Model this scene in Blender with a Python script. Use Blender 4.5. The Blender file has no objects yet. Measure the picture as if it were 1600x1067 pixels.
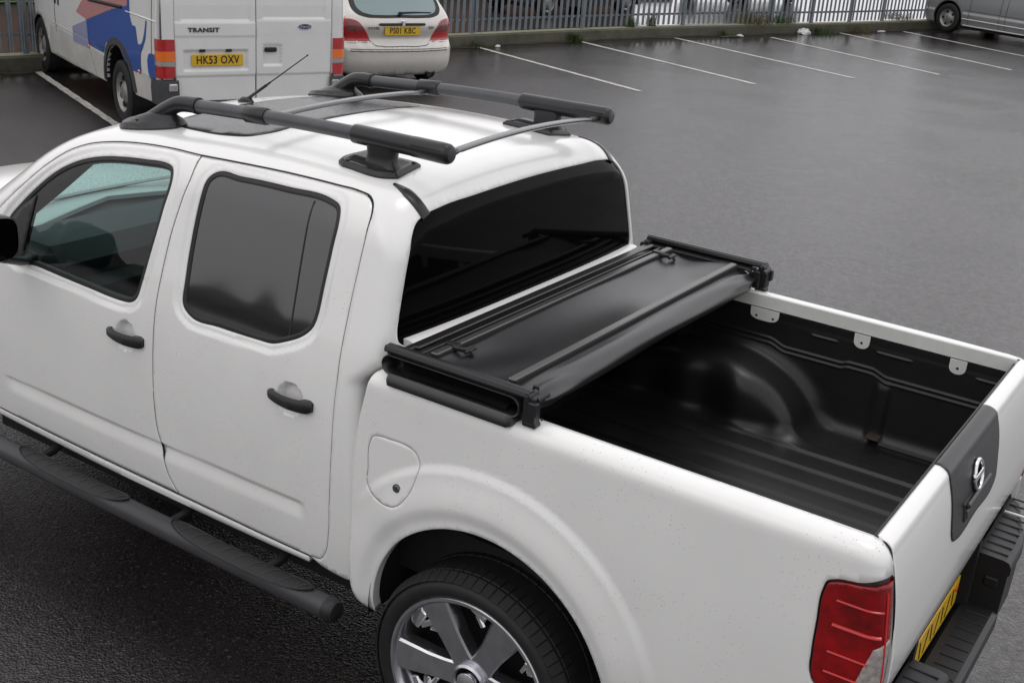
import bpy, math, random
import numpy as np
from mathutils import Vector, Matrix
from mathutils.geometry import delaunay_2d_cdt
random.seed(7); np.random.seed(7)
S = bpy.context.scene
COL = S.collection
R_ = math.radians

# ------------------------------------------------------------------ camera
cam = bpy.data.cameras.new('camera'); camo = bpy.data.objects.new('camera', cam); COL.objects.link(camo)
cr = ((0.8276238929582372, 0.5566484412751568, 0.07198058509480706),
      (0.25859066031253325, -0.2643271259440884, -0.9291189594929523),
      (-0.4981661993790632, 0.7875745573062124, -0.3627075329795939))
camo.matrix_world = Matrix(((cr[0][0], -cr[1][0], -cr[2][0], .6167),
                            (cr[0][1], -cr[1][1], -cr[2][1], -3.5534),
                            (cr[0][2], -cr[1][2], -cr[2][2], 2.780), (0, 0, 0, 1)))
cam.sensor_width = 36; cam.lens = 42.11; cam.clip_start = .05; cam.clip_end = 2000
S.camera = camo

# ------------------------------------------------------------------ light: overcast
w = bpy.data.worlds.new('World'); S.world = w; w.use_nodes = True
nt = w.node_tree; nt.nodes.clear()
N = nt.nodes.new; L = nt.links.new
out = N('ShaderNodeOutputWorld'); bg = N('ShaderNodeBackground')
sky = N('ShaderNodeTexSky'); sky.sky_type = 'NISHITA'; sky.sun_disc = False
sky.sun_elevation = R_(48); sky.sun_rotation = R_(200); sky.air_density = 1.4; sky.dust_density = 6.0
hs = N('ShaderNodeHueSaturation'); hs.inputs['Saturation'].default_value = .12
tc = N('ShaderNodeTexCoord'); sx = N('ShaderNodeSeparateXYZ'); mr = N('ShaderNodeMapRange')
mr.inputs['From Min'].default_value = 0; mr.inputs['From Max'].default_value = 1
mr.inputs['To Min'].default_value = 9.3; mr.inputs['To Max'].default_value = 8.0
cb = N('ShaderNodeCombineXYZ'); mx = N('ShaderNodeMix'); mx.data_type = 'RGBA'; mx.inputs[0].default_value = .82
m1 = N('ShaderNodeMath'); m1.operation = 'MULTIPLY'; m1.inputs[1].default_value = .985
m2 = N('ShaderNodeMath'); m2.operation = 'MULTIPLY'; m2.inputs[1].default_value = 1.01
cl = N('ShaderNodeTexNoise'); cl.inputs['Scale'].default_value = 2.2; cl.inputs['Detail'].default_value = 5
cm = N('ShaderNodeMapRange'); cm.inputs['To Min'].default_value = .86; cm.inputs['To Max'].default_value = 1.14
mm = N('ShaderNodeMath'); mm.operation = 'MULTIPLY'
L(tc.outputs['Generated'], sx.inputs[0]); L(sx.outputs['Z'], mr.inputs['Value']); L(tc.outputs['Generated'], cl.inputs['Vector'])
gy = N('ShaderNodeMath'); gy.operation = 'MULTIPLY_ADD'; gy.inputs[1].default_value = .25; gy.inputs[2].default_value = 1.0   # the cloud is thinner and brighter beyond the car park
gz = N('ShaderNodeMath'); gz.operation = 'MULTIPLY'
L(sx.outputs['Y'], gy.inputs[0]); L(cl.outputs['Fac'], cm.inputs['Value']); L(cm.outputs[0], gz.inputs[0]); L(gy.outputs[0], gz.inputs[1]); L(gz.outputs[0], mm.inputs[0]); L(mr.outputs[0], mm.inputs[1])
L(mm.outputs[0], cb.inputs[0]); L(mm.outputs[0], m1.inputs[0]); L(m1.outputs[0], cb.inputs[1]); L(mm.outputs[0], m2.inputs[0]); L(m2.outputs[0], cb.inputs[2])
L(sky.outputs[0], hs.inputs['Color']); L(hs.outputs[0], mx.inputs[6]); L(cb.outputs[0], mx.inputs[7])
L(mx.outputs[2], bg.inputs['Color']); bg.inputs['Strength'].default_value = .12
L(bg.outputs[0], out.inputs[0])
sun = bpy.data.lights.new('sun', 'SUN'); sun.energy = .5; sun.angle = R_(25); sun.color = (1, .985, .96)
suno = bpy.data.objects.new('sun', sun); COL.objects.link(suno)
suno.rotation_euler = (R_(-12), 0, R_(-20))
S.view_settings.view_transform = 'Standard'; S.view_settings.look = 'None'; S.view_settings.gamma = 1
S.view_settings.exposure = 0.10
S.render.resolution_x = 1024; S.render.resolution_y = 682
S.cycles.max_bounces = 8

# ------------------------------------------------------------------ materials
def mat(name, col=(.5, .5, .5), rough=.5, metal=0, spec=.5, coat=0, coatr=.05, trans=0, ior=1.45, emit=None, es=0,
        noise=None, bump=None, specks=None, alpha=1):
    """noise=(scale, amount) tints the colour; bump=(scale, strength, distance); specks=(scale, threshold, colour)"""
    m = bpy.data.materials.new(name); m.use_nodes = True; t = m.node_tree; b = t.nodes['Principled BSDF']
    I = b.inputs
    I['Base Color'].default_value = (*col, 1); I['Roughness'].default_value = rough; I['Metallic'].default_value = metal
    I['Specular IOR Level'].default_value = spec; I['Coat Weight'].default_value = coat; I['Coat Roughness'].default_value = coatr
    I['Transmission Weight'].default_value = trans; I['IOR'].default_value = ior; I['Alpha'].default_value = alpha
    if emit: I['Emission Color'].default_value = (*emit, 1); I['Emission Strength'].default_value = es
    n = t.nodes.new; l = t.links.new
    tcn = n('ShaderNodeTexCoord'); last = None
    if noise:
        nz = n('ShaderNodeTexNoise'); nz.inputs['Scale'].default_value = noise[0]; nz.inputs['Detail'].default_value = 6
        nz.inputs['Roughness'].default_value = .65
        mp = n('ShaderNodeMapRange'); mp.inputs['From Min'].default_value = .3; mp.inputs['From Max'].default_value = .7
        mp.inputs['To Min'].default_value = 1 - noise[1]; mp.inputs['To Max'].default_value = 1 + noise[1]
        mu = n('ShaderNodeMix'); mu.data_type = 'RGBA'; mu.blend_type = 'MULTIPLY'; mu.inputs[0].default_value = 1
        mu.inputs[6].default_value = (*col, 1)
        l(tcn.outputs['Object'], nz.inputs['Vector']); l(nz.outputs['Fac'], mp.inputs['Value']); l(mp.outputs[0], mu.inputs[7])
        last = mu.outputs[2]; l(last, I['Base Color'])
    if specks:
        vo = n('ShaderNodeTexVoronoi'); vo.inputs['Scale'].default_value = specks[0]
        mpg = n('ShaderNodeMapping'); mpg.inputs['Scale'].default_value = specks[3] if len(specks) > 3 else (1, 1, 1)
        big = n('ShaderNodeTexNoise'); big.inputs['Scale'].default_value = 3.5; big.inputs['Detail'].default_value = 3
        lt = n('ShaderNodeMath'); lt.operation = 'LESS_THAN'; lt.inputs[1].default_value = specks[1]
        gt = n('ShaderNodeMath'); gt.operation = 'GREATER_THAN'; gt.inputs[1].default_value = .52
        wn = n('ShaderNodeMath'); wn.operation = 'GREATER_THAN'; wn.inputs[1].default_value = .84
        sc = n('ShaderNodeSeparateColor')
        a1 = n('ShaderNodeMath'); a1.operation = 'MULTIPLY'; a2 = n('ShaderNodeMath'); a2.operation = 'MULTIPLY'
        l(tcn.outputs['Object'], mpg.inputs[0]); l(mpg.outputs[0], vo.inputs['Vector']); l(tcn.outputs['Object'], big.inputs['Vector'])
        l(vo.outputs['Distance'], lt.inputs[0]); l(big.outputs['Fac'], gt.inputs[0]); l(vo.outputs['Color'], sc.inputs[0]); l(sc.outputs[0], wn.inputs[0])
        l(lt.outputs[0], a1.inputs[0]); l(gt.outputs[0], a1.inputs[1]); l(a1.outputs[0], a2.inputs[0]); l(wn.outputs[0], a2.inputs[1])
        mu = n('ShaderNodeMix'); mu.data_type = 'RGBA'; mu.inputs[7].default_value = (*specks[2], 1)
        if last: l(last, mu.inputs[6])
        else: mu.inputs[6].default_value = (*col, 1)
        l(a2.outputs[0], mu.inputs[0]); l(mu.outputs[2], I['Base Color'])
    if bump:
        nz = n('ShaderNodeTexNoise'); nz.inputs['Scale'].default_value = bump[0]; nz.inputs['Detail'].default_value = 4
        bp_ = n('ShaderNodeBump'); bp_.inputs['Strength'].default_value = bump[1]; bp_.inputs['Distance'].default_value = bump[2]
        l(tcn.outputs['Object'], nz.inputs['Vector']); l(nz.outputs['Fac'], bp_.inputs['Height']); l(bp_.outputs[0], I['Normal'])
        if coat: l(bp_.outputs[0], I['Coat Normal'])
    return m

WHITE = (.80, .80, .785)
M = {}
M['paint'] = mat('white_paint', WHITE, .45, coat=1, coatr=.04, noise=(2.6, .035), specks=(120, .18, (.16, .14, .11), (1, 1, 2.0)), bump=(30, .02, .002))
M['paint_wet'] = mat('white_paint_wet', WHITE, .38, coat=1, coatr=.07, noise=(2.5, .02), bump=(420, .10, .0015))
M['rail_paint'] = mat('bare_rail_paint', (.62, .64, .60), .5, coat=.3, noise=(9, .07), specks=(120, .2, (.22, .2, .15)))
M['seam'] = mat('seam_black', (.012, .012, .013), .8)  # black for painted gap shade and for the cover's bar edges
M['plastic'] = mat('black_plastic', (.014, .014, .016), .42, bump=(500, .12, .001), noise=(6, .15))
M['plastic_wet'] = mat('wet_black_plastic', (.016, .016, .018), .30, bump=(260, .25, .0015), noise=(8, .2))
M['rubber'] = mat('rubber', (.012, .012, .012), .6)
M['seal'] = mat('window_rubber', (.016, .016, .017), .5, bump=(200, .05, .001))
M['tint'] = mat('privacy_glass', (.020, .020, .022), .06, spec=1.0, ior=1.55)
M['rearglass'] = mat('dark_rear_glass', (.0025, .002, .002), .03, spec=.07)
M['roofglass'] = mat('sunroof_glass', (.006, .006, .008), .06, spec=.6, bump=(300, .5, .002))
M['greytube'] = mat('grey_rack_tube', (.085, .088, .095), .42, metal=.25, bump=(350, .25, .001), noise=(12, .12))
M['alu'] = mat('brushed_bar', (.17, .172, .18), .26, metal=.9, bump=(200, .1, .001))
M['vinyl'] = mat('black_vinyl', (.012, .0115, .013), .33, spec=.9, bump=(700, .25, .001), noise=(14, .18))
M['barmetal'] = mat('satin_bar', (.13, .125, .125), .34, metal=.7, bump=(400, .1, .001))
M['liner'] = mat('bed_liner', (.011, .011, .012), .34, bump=(160, .22, .002), noise=(5, .25))
M['chrome'] = mat('chrome', (.75, .76, .78), .07, metal=1)
M['rim'] = mat('rim_metal', (.50, .50, .53), .20, metal=.95, noise=(20, .14))
M['tyre'] = mat('tyre_rubber', (.012, .012, .012), .62, bump=(90, .2, .002), noise=(20, .25))
M['archliner'] = mat('arch_liner', (.012, .012, .012), .75, noise=(7, .3), bump=(40, .2, .004))
M['under'] = mat('underbody', (.012, .012, .012), .85)
M['tube'] = mat('step_tube', (.040, .040, .046), .36, bump=(600, .2, .001), noise=(7, .15))
M['tread'] = mat('step_tread', (.009, .0095, .0095), .5, bump=(300, .2, .001))
M['red'] = mat('red_lens', (.22, .0015, .003), .10, spec=.3, coat=.5, coatr=.02, noise=(14, .45), bump=(90, .25, .002))
M['redbright'] = mat('bright_lens_red', (.55, .006, .008), .12, coat=1, coatr=.03)
M['clearlens'] = mat('clear_lens', (.33, .30, .29), .12, coat=1, coatr=.03, noise=(60, .35))
M['orange'] = mat('orange_lens', (.80, .16, .01), .15, coat=1)
M['plateyellow'] = mat('yellow_plate', (.66, .41, .02), .4, noise=(20, .10))
M['ink'] = mat('black_ink', (.01, .01, .01), .5)
M['cabtrim'] = mat('grey_trim', (.10, .10, .105), .8, noise=(9, .1))
M['headliner'] = mat('headliner', (.34, .35, .35), .9)
M['seat'] = mat('seat_fabric', (.05, .052, .055), .9, noise=(40, .2))
M['brown'] = mat('rust_dirt', (.035, .022, .015), .8, noise=(60, .5))

def glass_mat(name, tint, vis, rough=.02, drops=0):
    """thin window glass: mirror-like film over a tinted transparent pane"""
    m = bpy.data.materials.new(name); m.use_nodes = True; t = m.node_tree; t.nodes.clear(); n = t.nodes.new; l = t.links.new
    o = n('ShaderNodeOutputMaterial'); tr = n('ShaderNodeBsdfTransparent'); tr.inputs[0].default_value = (*[c * vis for c in tint], 1)
    g = n('ShaderNodeBsdfGlossy'); g.inputs['Roughness'].default_value = rough
    fr = n('ShaderNodeFresnel'); fr.inputs[0].default_value = 1.52
    mx_ = n('ShaderNodeMixShader')
    l(fr.outputs[0], mx_.inputs[0]); l(tr.outputs[0], mx_.inputs[1]); l(g.outputs[0], mx_.inputs[2]); last = mx_.outputs[0]
    if drops:
        tl = n('ShaderNodeBsdfTranslucent'); tl.inputs[0].default_value = (.75, .92, .9, 1)
        nz = n('ShaderNodeTexNoise'); nz.inputs['Scale'].default_value = 90; nz.inputs['Detail'].default_value = 3
        tcn = n('ShaderNodeTexCoord'); mp = n('ShaderNodeMapRange'); mp.inputs['From Min'].default_value = .4; mp.inputs['From Max'].default_value = .6
        mp.inputs['To Min'].default_value = drops * .5; mp.inputs['To Max'].default_value = drops
        l(tcn.outputs['Object'], nz.inputs[0]); l(nz.outputs['Fac'], mp.inputs['Value'])
        m3 = n('ShaderNodeMixShader'); l(mp.outputs[0], m3.inputs[0]); l(last, m3.inputs[1]); l(tl.outputs[0], m3.inputs[2]); last = m3.outputs[0]
    l(last, o.inputs[0]); return m
M['sideglass'] = glass_mat('door_glass', (.62, .80, .78), .62)
M['screen'] = glass_mat('windscreen_glass', (.80, .95, .93), .85, drops=.75)
M['vanglass'] = mat('car_glass', (.10, .14, .15), .06, spec=.8)

# ------------------------------------------------------------------ mesh helpers
def newobj(name, me, parent=None, m=None):
    o = bpy.data.objects.new(name, me); COL.objects.link(o)
    if parent: o.parent = parent
    if m is not None: me.materials.append(M[m] if isinstance(m, str) else m)
    return o
def mk(name, v, f, m, parent=None, smooth=True, normals=None, sharp=None):
    me = bpy.data.meshes.new(name); me.from_pydata([tuple(map(float, p)) for p in v], [], [tuple(map(int, q)) for q in f]); me.update()
    if smooth:
        me.polygons.foreach_set('use_smooth', [True] * len(me.polygons))
    if sharp is not None:
        me.set_sharp_from_angle(angle=R_(sharp))
    if normals is not None:
        me.normals_split_custom_set_from_vertices([tuple(map(float, q)) for q in normals])
    return newobj(name, me, parent, m)
def empty(name, loc=(0, 0, 0), rz=0):
    o = bpy.data.objects.new(name, None); COL.objects.link(o); o.location = loc; o.rotation_euler = (0, 0, rz); return o
def tag(o, label=None, cat=None, group=None, kind=None):
    if label: o['label'] = label
    if cat: o['category'] = cat
    if group: o['group'] = group
    if kind: o['kind'] = kind
    return o
class MB:
    """collects primitive shapes into one mesh"""
    def __init__(s): s.v = []; s.f = []
    def add(s, v, f):
        b = len(s.v); s.v += [tuple(p) for p in v]; s.f += [tuple(i + b for i in q) for q in f]; return s
    def box(s, c, d, rot=None, bev=0):
        hx, hy, hz = d[0] / 2, d[1] / 2, d[2] / 2
        if bev <= 0:
            v = [(x, y, z) for x in (-hx, hx) for y in (-hy, hy) for z in (-hz, hz)]
            f = [(0, 1, 3, 2), (4, 6, 7, 5), (0, 4, 5, 1), (2, 3, 7, 6), (0, 2, 6, 4), (1, 5, 7, 3)]
        else:
            b = min(bev, hx * .99, hy * .99, hz * .99); v = []; idx = {}
            for sx_ in (-1, 1):
                for sy in (-1, 1):
                    for sz in (-1, 1):
                        for k in range(3):
                            p = [sx_ * (hx - b), sy * (hy - b), sz * (hz - b)]; h = (hx, hy, hz)[k]; p[k] = (sx_, sy, sz)[k] * h
                            idx[(sx_, sy, sz, k)] = len(v); v.append(tuple(p))
            f = []
            for k in range(3):
                a, b2 = [(1, 2), (2, 0), (0, 1)][k]
                for sg in (-1, 1):
                    q = []
                    for (u, w_) in ((-1, -1), (1, -1), (1, 1), (-1, 1)):
                        t = [0, 0, 0]; t[k] = sg; t[a] = u; t[b2] = w_; q.append(idx[(*t, k)])
                    f.append(tuple(q if sg > 0 else q[::-1]))
            for k in range(3):
                a, b2 = [(1, 2), (2, 0), (0, 1)][k]
                for u in (-1, 1):
                    for w_ in (-1, 1):
                        q = []
                        for (t1, ax) in ((-1, a), (-1, b2), (1, b2), (1, a)):
                            t = [0, 0, 0]; t[k] = t1; t[a] = u; t[b2] = w_; q.append(idx[(*t, ax)])
                        f.append(tuple(q if u * w_ < 0 else q[::-1]))
            for t in [(x, y, z) for x in (-1, 1) for y in (-1, 1) for z in (-1, 1)]:
                q = [idx[(*t, k)] for k in range(3)]
                f.append(tuple(q if t[0] * t[1] * t[2] > 0 else q[::-1]))
        if rot is not None: v = [tuple(rot @ Vector(p)) for p in v]
        return s.add([(p[0] + c[0], p[1] + c[1], p[2] + c[2]) for p in v], f)
    def tube(s, pts, r, n=16, caps=True, flat=None):
        """sweep a circle (or ellipse: flat=(up_scale)) along points; r scalar or list"""
        pts = [Vector(p) for p in pts]; rr = r if isinstance(r, (list, tuple)) else [r] * len(pts); b = len(s.v); up = Vector((0, 0, 1))
        for i, p in enumerate(pts):
            t = (pts[min(i + 1, len(pts) - 1)] - pts[max(i - 1, 0)]).normalized()
            a = t.cross(up); a = a.normalized() if a.length > 1e-4 else Vector((1, 0, 0)); c = a.cross(t).normalized()
            for k in range(n):
                q = 2 * math.pi * k / n; s.v.append(tuple(p + a * (math.cos(q) * rr[i]) + c * (math.sin(q) * rr[i] * (flat or 1))))
        for i in range(len(pts) - 1):
            for k in range(n): s.f.append((b + i * n + k, b + i * n + (k + 1) % n, b + (i + 1) * n + (k + 1) % n, b + (i + 1) * n + k))
        if caps:
            s.f.append(tuple(b + k for k in range(n))[::-1]); s.f.append(tuple(b + (len(pts) - 1) * n + k for k in range(n)))
        return s
    def prism(s, poly, o, a, b_, c, depth):
        """extrude a 2-D polygon: point = o + a*u + b*v, thickness depth along c"""
        o = Vector(o); a = Vector(a); b_ = Vector(b_); c = Vector(c); n = len(poly); base = len(s.v)
        for d in (0, depth):
            for (u, v) in poly: s.v.append(tuple(o + a * u + b_ * v + c * d))
        s.f.append(tuple(base + i for i in range(n))[::-1]); s.f.append(tuple(base + n + i for i in range(n)))
        for i in range(n): s.f.append((base + i, base + (i + 1) % n, base + n + (i + 1) % n, base + n + i))
        return s
    def build(s, name, m, parent=None, smooth=True, sharp=35):
        return mk(name, s.v, s.f, m, parent, smooth, None, sharp)
def text(s, size, m, parent, mtx, name='lettering', depth=.001, xs=1, bold=0):
    cu = bpy.data.curves.new('t', 'FONT'); cu.body = s; cu.size = size; cu.extrude = depth; cu.align_x = 'CENTER'; cu.align_y = 'CENTER'; cu.offset = bold
    cu.space_character = 1.08; cu.resolution_u = 4
    o = bpy.data.objects.new('t', cu); COL.objects.link(o)
    me = bpy.data.meshes.new_from_object(o); bpy.data.objects.remove(o)
    me.transform(mtx @ Matrix.Diagonal((xs, 1, 1, 1)))
    return newobj(name, me, parent, m)

# ------------------------------------------------------------------ surface machinery
def spl(xs, ys):
    xs = np.array(xs, float); ys = np.array(ys, float); n = len(xs); h = np.diff(xs); A = np.eye(n); r = np.zeros(n)
    for i in range(1, n - 1):
        A[i, i - 1] = h[i - 1]; A[i, i] = 2 * (h[i - 1] + h[i]); A[i, i + 1] = h[i]
        r[i] = 6 * ((ys[i + 1] - ys[i]) / h[i] - (ys[i] - ys[i - 1]) / h[i - 1])
    Mm = np.linalg.solve(A, r); s0 = (ys[1] - ys[0]) / h[0] - h[0] * Mm[1] / 6; s1 = (ys[-1] - ys[-2]) / h[-1] + h[-1] * Mm[-2] / 6
    def g(x):
        x = np.asarray(x, float); xc = np.clip(x, xs[0], xs[-1]); i = np.clip(np.searchsorted(xs, xc) - 1, 0, n - 2)
        a = xs[i + 1] - xc; b = xc - xs[i]; hh = h[i]
        v = (Mm[i] * a**3 + Mm[i + 1] * b**3) / (6 * hh) + (ys[i] / hh - Mm[i] * hh / 6) * a + (ys[i + 1] / hh - Mm[i + 1] * hh / 6) * b
        return v + np.minimum(x - xs[0], 0) * s0 + np.maximum(x - xs[-1], 0) * s1
    return g
def sstep(a, b, x):
    t = np.clip((x - a) / (b - a), 0, 1); return t * t * (3 - 2 * t)
def smax(a, b, k):
    h = np.clip(.5 + .5 * (a - b) / k, 0, 1); return b + (a - b) * h + k * h * (1 - h)
def curve(pts, closed=True, step=.01, corners=()):
    """Catmull-Rom through pts; indices in corners stay sharp; resampled to about step"""
    P = np.array(pts, float); n = len(P); res = []
    for i in range(n if closed else n - 1):
        p1 = P[i]; p2 = P[(i + 1) % n]
        p0 = P[(i - 1) % n] if (closed or i > 0) else p1; p3 = P[(i + 2) % n] if (closed or i + 2 < n) else p2
        d = np.linalg.norm(p2 - p1)
        def tang(a, b, c, idx):
            if idx in corners: return None
            l1 = np.linalg.norm(b - a); l2 = np.linalg.norm(c - b)
            if l1 < 1e-9 or l2 < 1e-9: return None
            return ((b - a) / l1 * l2 + (c - b) / l2 * l1) / (l1 + l2)
        t1 = tang(p0, p1, p2, i); t2 = tang(p1, p2, p3, (i + 1) % n)
        u = (p2 - p1) / d
        if t1 is None and t2 is None: t1 = t2 = u
        elif t1 is None: t1 = 2 * u - t2 if False else u
        elif t2 is None: t2 = u
        k = max(1, int(math.ceil(d / step)))
        for j in range(k):
            t = j / k; h00 = 2 * t**3 - 3 * t**2 + 1; h10 = t**3 - 2 * t**2 + t; h01 = -2 * t**3 + 3 * t**2; h11 = t**3 - t**2
            res.append(h00 * p1 + h10 * d * t1 + h01 * p2 + h11 * d * t2)
    if not closed: res.append(P[-1])
    return np.array(res)
def seg_dist(p, loop, closed=True):
    a = loop; b = np.roll(loop, -1, 0)
    if not closed: a = a[:-1]; b = b[:-1]
    d = np.full(len(p), 1e9)
    for i in range(len(a)):
        ab = b[i] - a[i]; L2 = ab @ ab + 1e-18; t = np.clip(((p - a[i]) @ ab) / L2, 0, 1); q = p - a[i] - t[:, None] * ab
        d = np.minimum(d, np.einsum('ij,ij->i', q, q))
    return np.sqrt(d)
def inside(p, loop):
    c = np.zeros(len(p), bool); a = loop; b = np.roll(loop, -1, 0)
    for i in range(len(a)):
        y1, y2 = a[i][1], b[i][1]
        if y1 == y2: continue
        m_ = ((y1 > p[:, 1]) != (y2 > p[:, 1])) & (p[:, 0] < (b[i][0] - a[i][0]) * (p[:, 1] - y1) / (y2 - y1) + a[i][0]); c ^= m_
    return c
def offset_loop(loop, d):
    """move a closed loop inward by d (negative: outward)"""
    a = np.roll(loop, 1, 0); b = np.roll(loop, -1, 0); t = b - a; t /= np.linalg.norm(t, axis=1)[:, None] + 1e-12
    area = .5 * np.sum(loop[:, 0] * np.roll(loop[:, 1], -1) - np.roll(loop[:, 0], -1) * loop[:, 1])
    n = np.stack([-t[:, 1], t[:, 0]], 1) * (1 if area > 0 else -1)
    return loop + n * d
def tri2d(loops, sp):
    P = np.concatenate(loops); edges = []; k = 0
    for lp in loops:
        n = len(lp); edges += [(k + i, k + (i + 1) % n) for i in range(n)]; k += n
    lo = loops[0].min(0); hi = loops[0].max(0); gx = np.arange(lo[0] + sp * .5, hi[0], sp); gy = np.arange(lo[1] + sp * .5, hi[1], sp * .866)
    X, Y = np.meshgrid(gx, gy); X[1::2] += sp * .5; G = np.stack([X.ravel(), Y.ravel()], 1)
    ok = inside(G, loops[0])
    for lp in loops[1:]: ok &= ~inside(G, lp)
    G = G[ok]
    for lp in loops: G = G[seg_dist(G, lp) > sp * .45]
    allp = np.concatenate([P, G])
    r = delaunay_2d_cdt([Vector(p) for p in allp.tolist()], edges, [], 0, 1e-7)
    V = np.array([tuple(v) for v in r[0]]); T = np.array([f for f in r[2] if len(f) == 3])
    c = V[T].mean(1); ok = inside(c, loops[0])
    for lp in loops[1:]: ok &= ~inside(c, lp)
    T = T[ok]; inv = {}
    for i, os_ in enumerate(r[3]):
        for q in os_: inv[q] = i
    L_ = []; k = 0
    for lp in loops: L_.append([inv[k + i] for i in range(len(lp))]); k += len(lp)
    return V, T, L_
def panel(name, mapf, loops, sp, m, parent, flange=.012, flip=False, edge=.0015, off=0.0):
    """a sheet cut to 2-D loops and laid on a curved surface, its edges folded inwards"""
    V, T, LL = tri2d(loops, sp); e = 2e-4
    def full(U): return mapf(U[:, 0], U[:, 1])
    P = full(V); du = full(V + [e, 0]) - full(V - [e, 0]); dv = full(V + [0, e]) - full(V - [0, e])
    n = np.cross(du, dv); n /= np.linalg.norm(n, axis=1)[:, None] + 1e-12
    if flip: n = -n
    # orientation of triangles
    tn = np.cross(P[T[:, 1]] - P[T[:, 0]], P[T[:, 2]] - P[T[:, 0]]); fl = np.einsum('ij,ij->i', tn, n[T[:, 0]]) < 0
    T[fl] = T[fl][:, ::-1]
    P = P + n * off
    verts = [P]; norms = [n.copy()]; faces = T.tolist(); base = len(P)
    for li, lp in enumerate(LL):
        lp = np.array(lp); b0 = P[lp]; nn = n[lp]; c2 = V[lp]; t2 = np.roll(c2, -1, 0) - np.roll(c2, 1, 0)
        area = .5 * np.sum(c2[:, 0] * np.roll(c2[:, 1], -1) - np.roll(c2[:, 0], -1) * c2[:, 1])
        sg = 1 if (area > 0) == (li == 0) else -1
        o = du[lp] * (t2[:, 1] * sg)[:, None] - dv[lp] * (t2[:, 0] * sg)[:, None]
        t3 = np.roll(b0, -1, 0) - np.roll(b0, 1, 0); t3 /= np.linalg.norm(t3, axis=1)[:, None] + 1e-12
        o = o - nn * np.einsum('ij,ij->i', o, nn)[:, None]; o = o - t3 * np.einsum('ij,ij->i', o, t3)[:, None]
        o /= np.linalg.norm(o, axis=1)[:, None] + 1e-12
        norms[0][lp] = nn * .85 + o * .5 if flange > 0 else nn
        if flange > 0:
            k = len(lp)
            r1 = b0 - nn * edge + o * edge * .5; r2 = b0 - nn * flange + o * edge * .5
            verts += [r1, r1, r2]; norms += [nn * .5 + o * .85, o, o]
            for (ia, A), (ib, B) in (((lp, b0), (base + np.arange(k), r1)), ((base + k + np.arange(k), r1), (base + 2 * k + np.arange(k), r2))):
                fnm = np.cross(np.roll(A, -1, 0) - A, B - A); s_ = np.einsum('ij,ij->i', fnm, o) > 0
                for q in range(k):
                    w_ = (q + 1) % k; fc = [ia[q], ia[w_], ib[w_], ib[q]]
                    faces.append(fc if s_[q] else fc[::-1])
            base += 3 * k
    allv = np.concatenate(verts); alln = np.concatenate(norms); alln /= np.linalg.norm(alln, axis=1)[:, None] + 1e-12
    return mk(name, allv, faces, m, parent, True, alln)
def bisect(o, d, Fn, t0, t1, it=34):
    a = np.full(len(o), float(t0)); b = np.full(len(o), float(t1))
    for _ in range(it):
        m_ = (a + b) / 2; p = o + m_[:, None] * d; s_ = Fn(p[:, 0], p[:, 1], p[:, 2]) > 0
        b = np.where(s_, m_, b); a = np.where(s_, a, m_)
    return o + ((a + b) / 2)[:, None] * d
def disk_chart(Fn, Q, ax, bx, cx, tmax=3.5, dis=None):
    """polar chart about axis ax seen from Q; every ray meets the body once"""
    Q = np.array(Q, float); ax = np.array(ax, float); bx = np.array(bx, float); cx = np.array(cx, float)
    def mp(u, v):
        rho = np.sqrt(u * u + v * v) + 1e-9; d = np.cos(rho)[:, None] * ax + (np.sin(rho) / rho)[:, None] * (u[:, None] * bx + v[:, None] * cx)
        p = bisect(np.broadcast_to(Q, d.shape), d, Fn, .02, tmax)
        if dis is not None: p = p + d * dis(p)[:, None]
        return p
    def inv(P):
        d = np.array(P, float) - Q; d /= np.linalg.norm(d, axis=1)[:, None]; rho = np.arccos(np.clip(d @ ax, -1, 1)); s_ = rho / (np.sin(rho) + 1e-12)
        return np.stack([s_ * (d @ bx), s_ * (d @ cx)], 1)
    return mp, inv
# ================================================================== PICKUP TRUCK
# axes: x towards the tail, y towards the far side, z up; x = 0 at the inner top edge of the tailgate
truck = empty('pickup_truck', (0, 0, 0))
tag(truck, 'white double cab pickup with roof rack rails and open empty load bed', 'pickup truck')

# ---- cab form
Wz = spl([.45, .60, .80, 1.0, 1.15, 1.28, 1.41, 1.55, 1.68, 1.80, 1.90], [.868, .888, .903, .906, .899, .881, .849, .812, .775, .738, .705])
def Wcab(x, z):
    fr = np.maximum(-2.7 - x, 0); rr = np.maximum(x + 2.15, 0); t = np.clip((z - .9) / .9, 0, 1)
    return Wz(z) - fr**2 * (.020 + .03 * t) - rr**2 * (.05 + .03 * t)
roofx = spl([-3.5, -3.1, -2.7, -2.3, -1.9, -1.7, -1.5], [1.755, 1.813, 1.850, 1.868, 1.864, 1.855, 1.842])
def Zroof(x, y): return roofx(x) - .055 * (np.abs(y) / .7)**2.2
def Xrear(y, z): return -1.545 - (z - 1.3) * .09 - .022 * (np.abs(y) / .8)**3 - .085 * sstep(1.33, 1.22, z)
def Xws(y, z): return -3.27 - (1.80 - z) * 1.42 + .17 * y * y
def Fcab(x, y, z):
    s = (np.abs(y) - Wcab(x, z)) * .97; r = z - Zroof(x, y); b = (x - Xrear(y, z)) * .99; w_ = (Xws(y, z) - x) * .575
    t = sstep(1.62, 1.78, z); return smax(smax(smax(r, w_, .10), s, .13), b, .055 + .085 * t)
def side_y(x, z, Fn=Fcab):
    o = np.stack([x, np.zeros_like(x), z], 1); p = bisect(o, np.broadcast_to(np.array([0., -1, 0]), o.shape), Fn, .25, 1.3); return p[:, 1]
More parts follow.
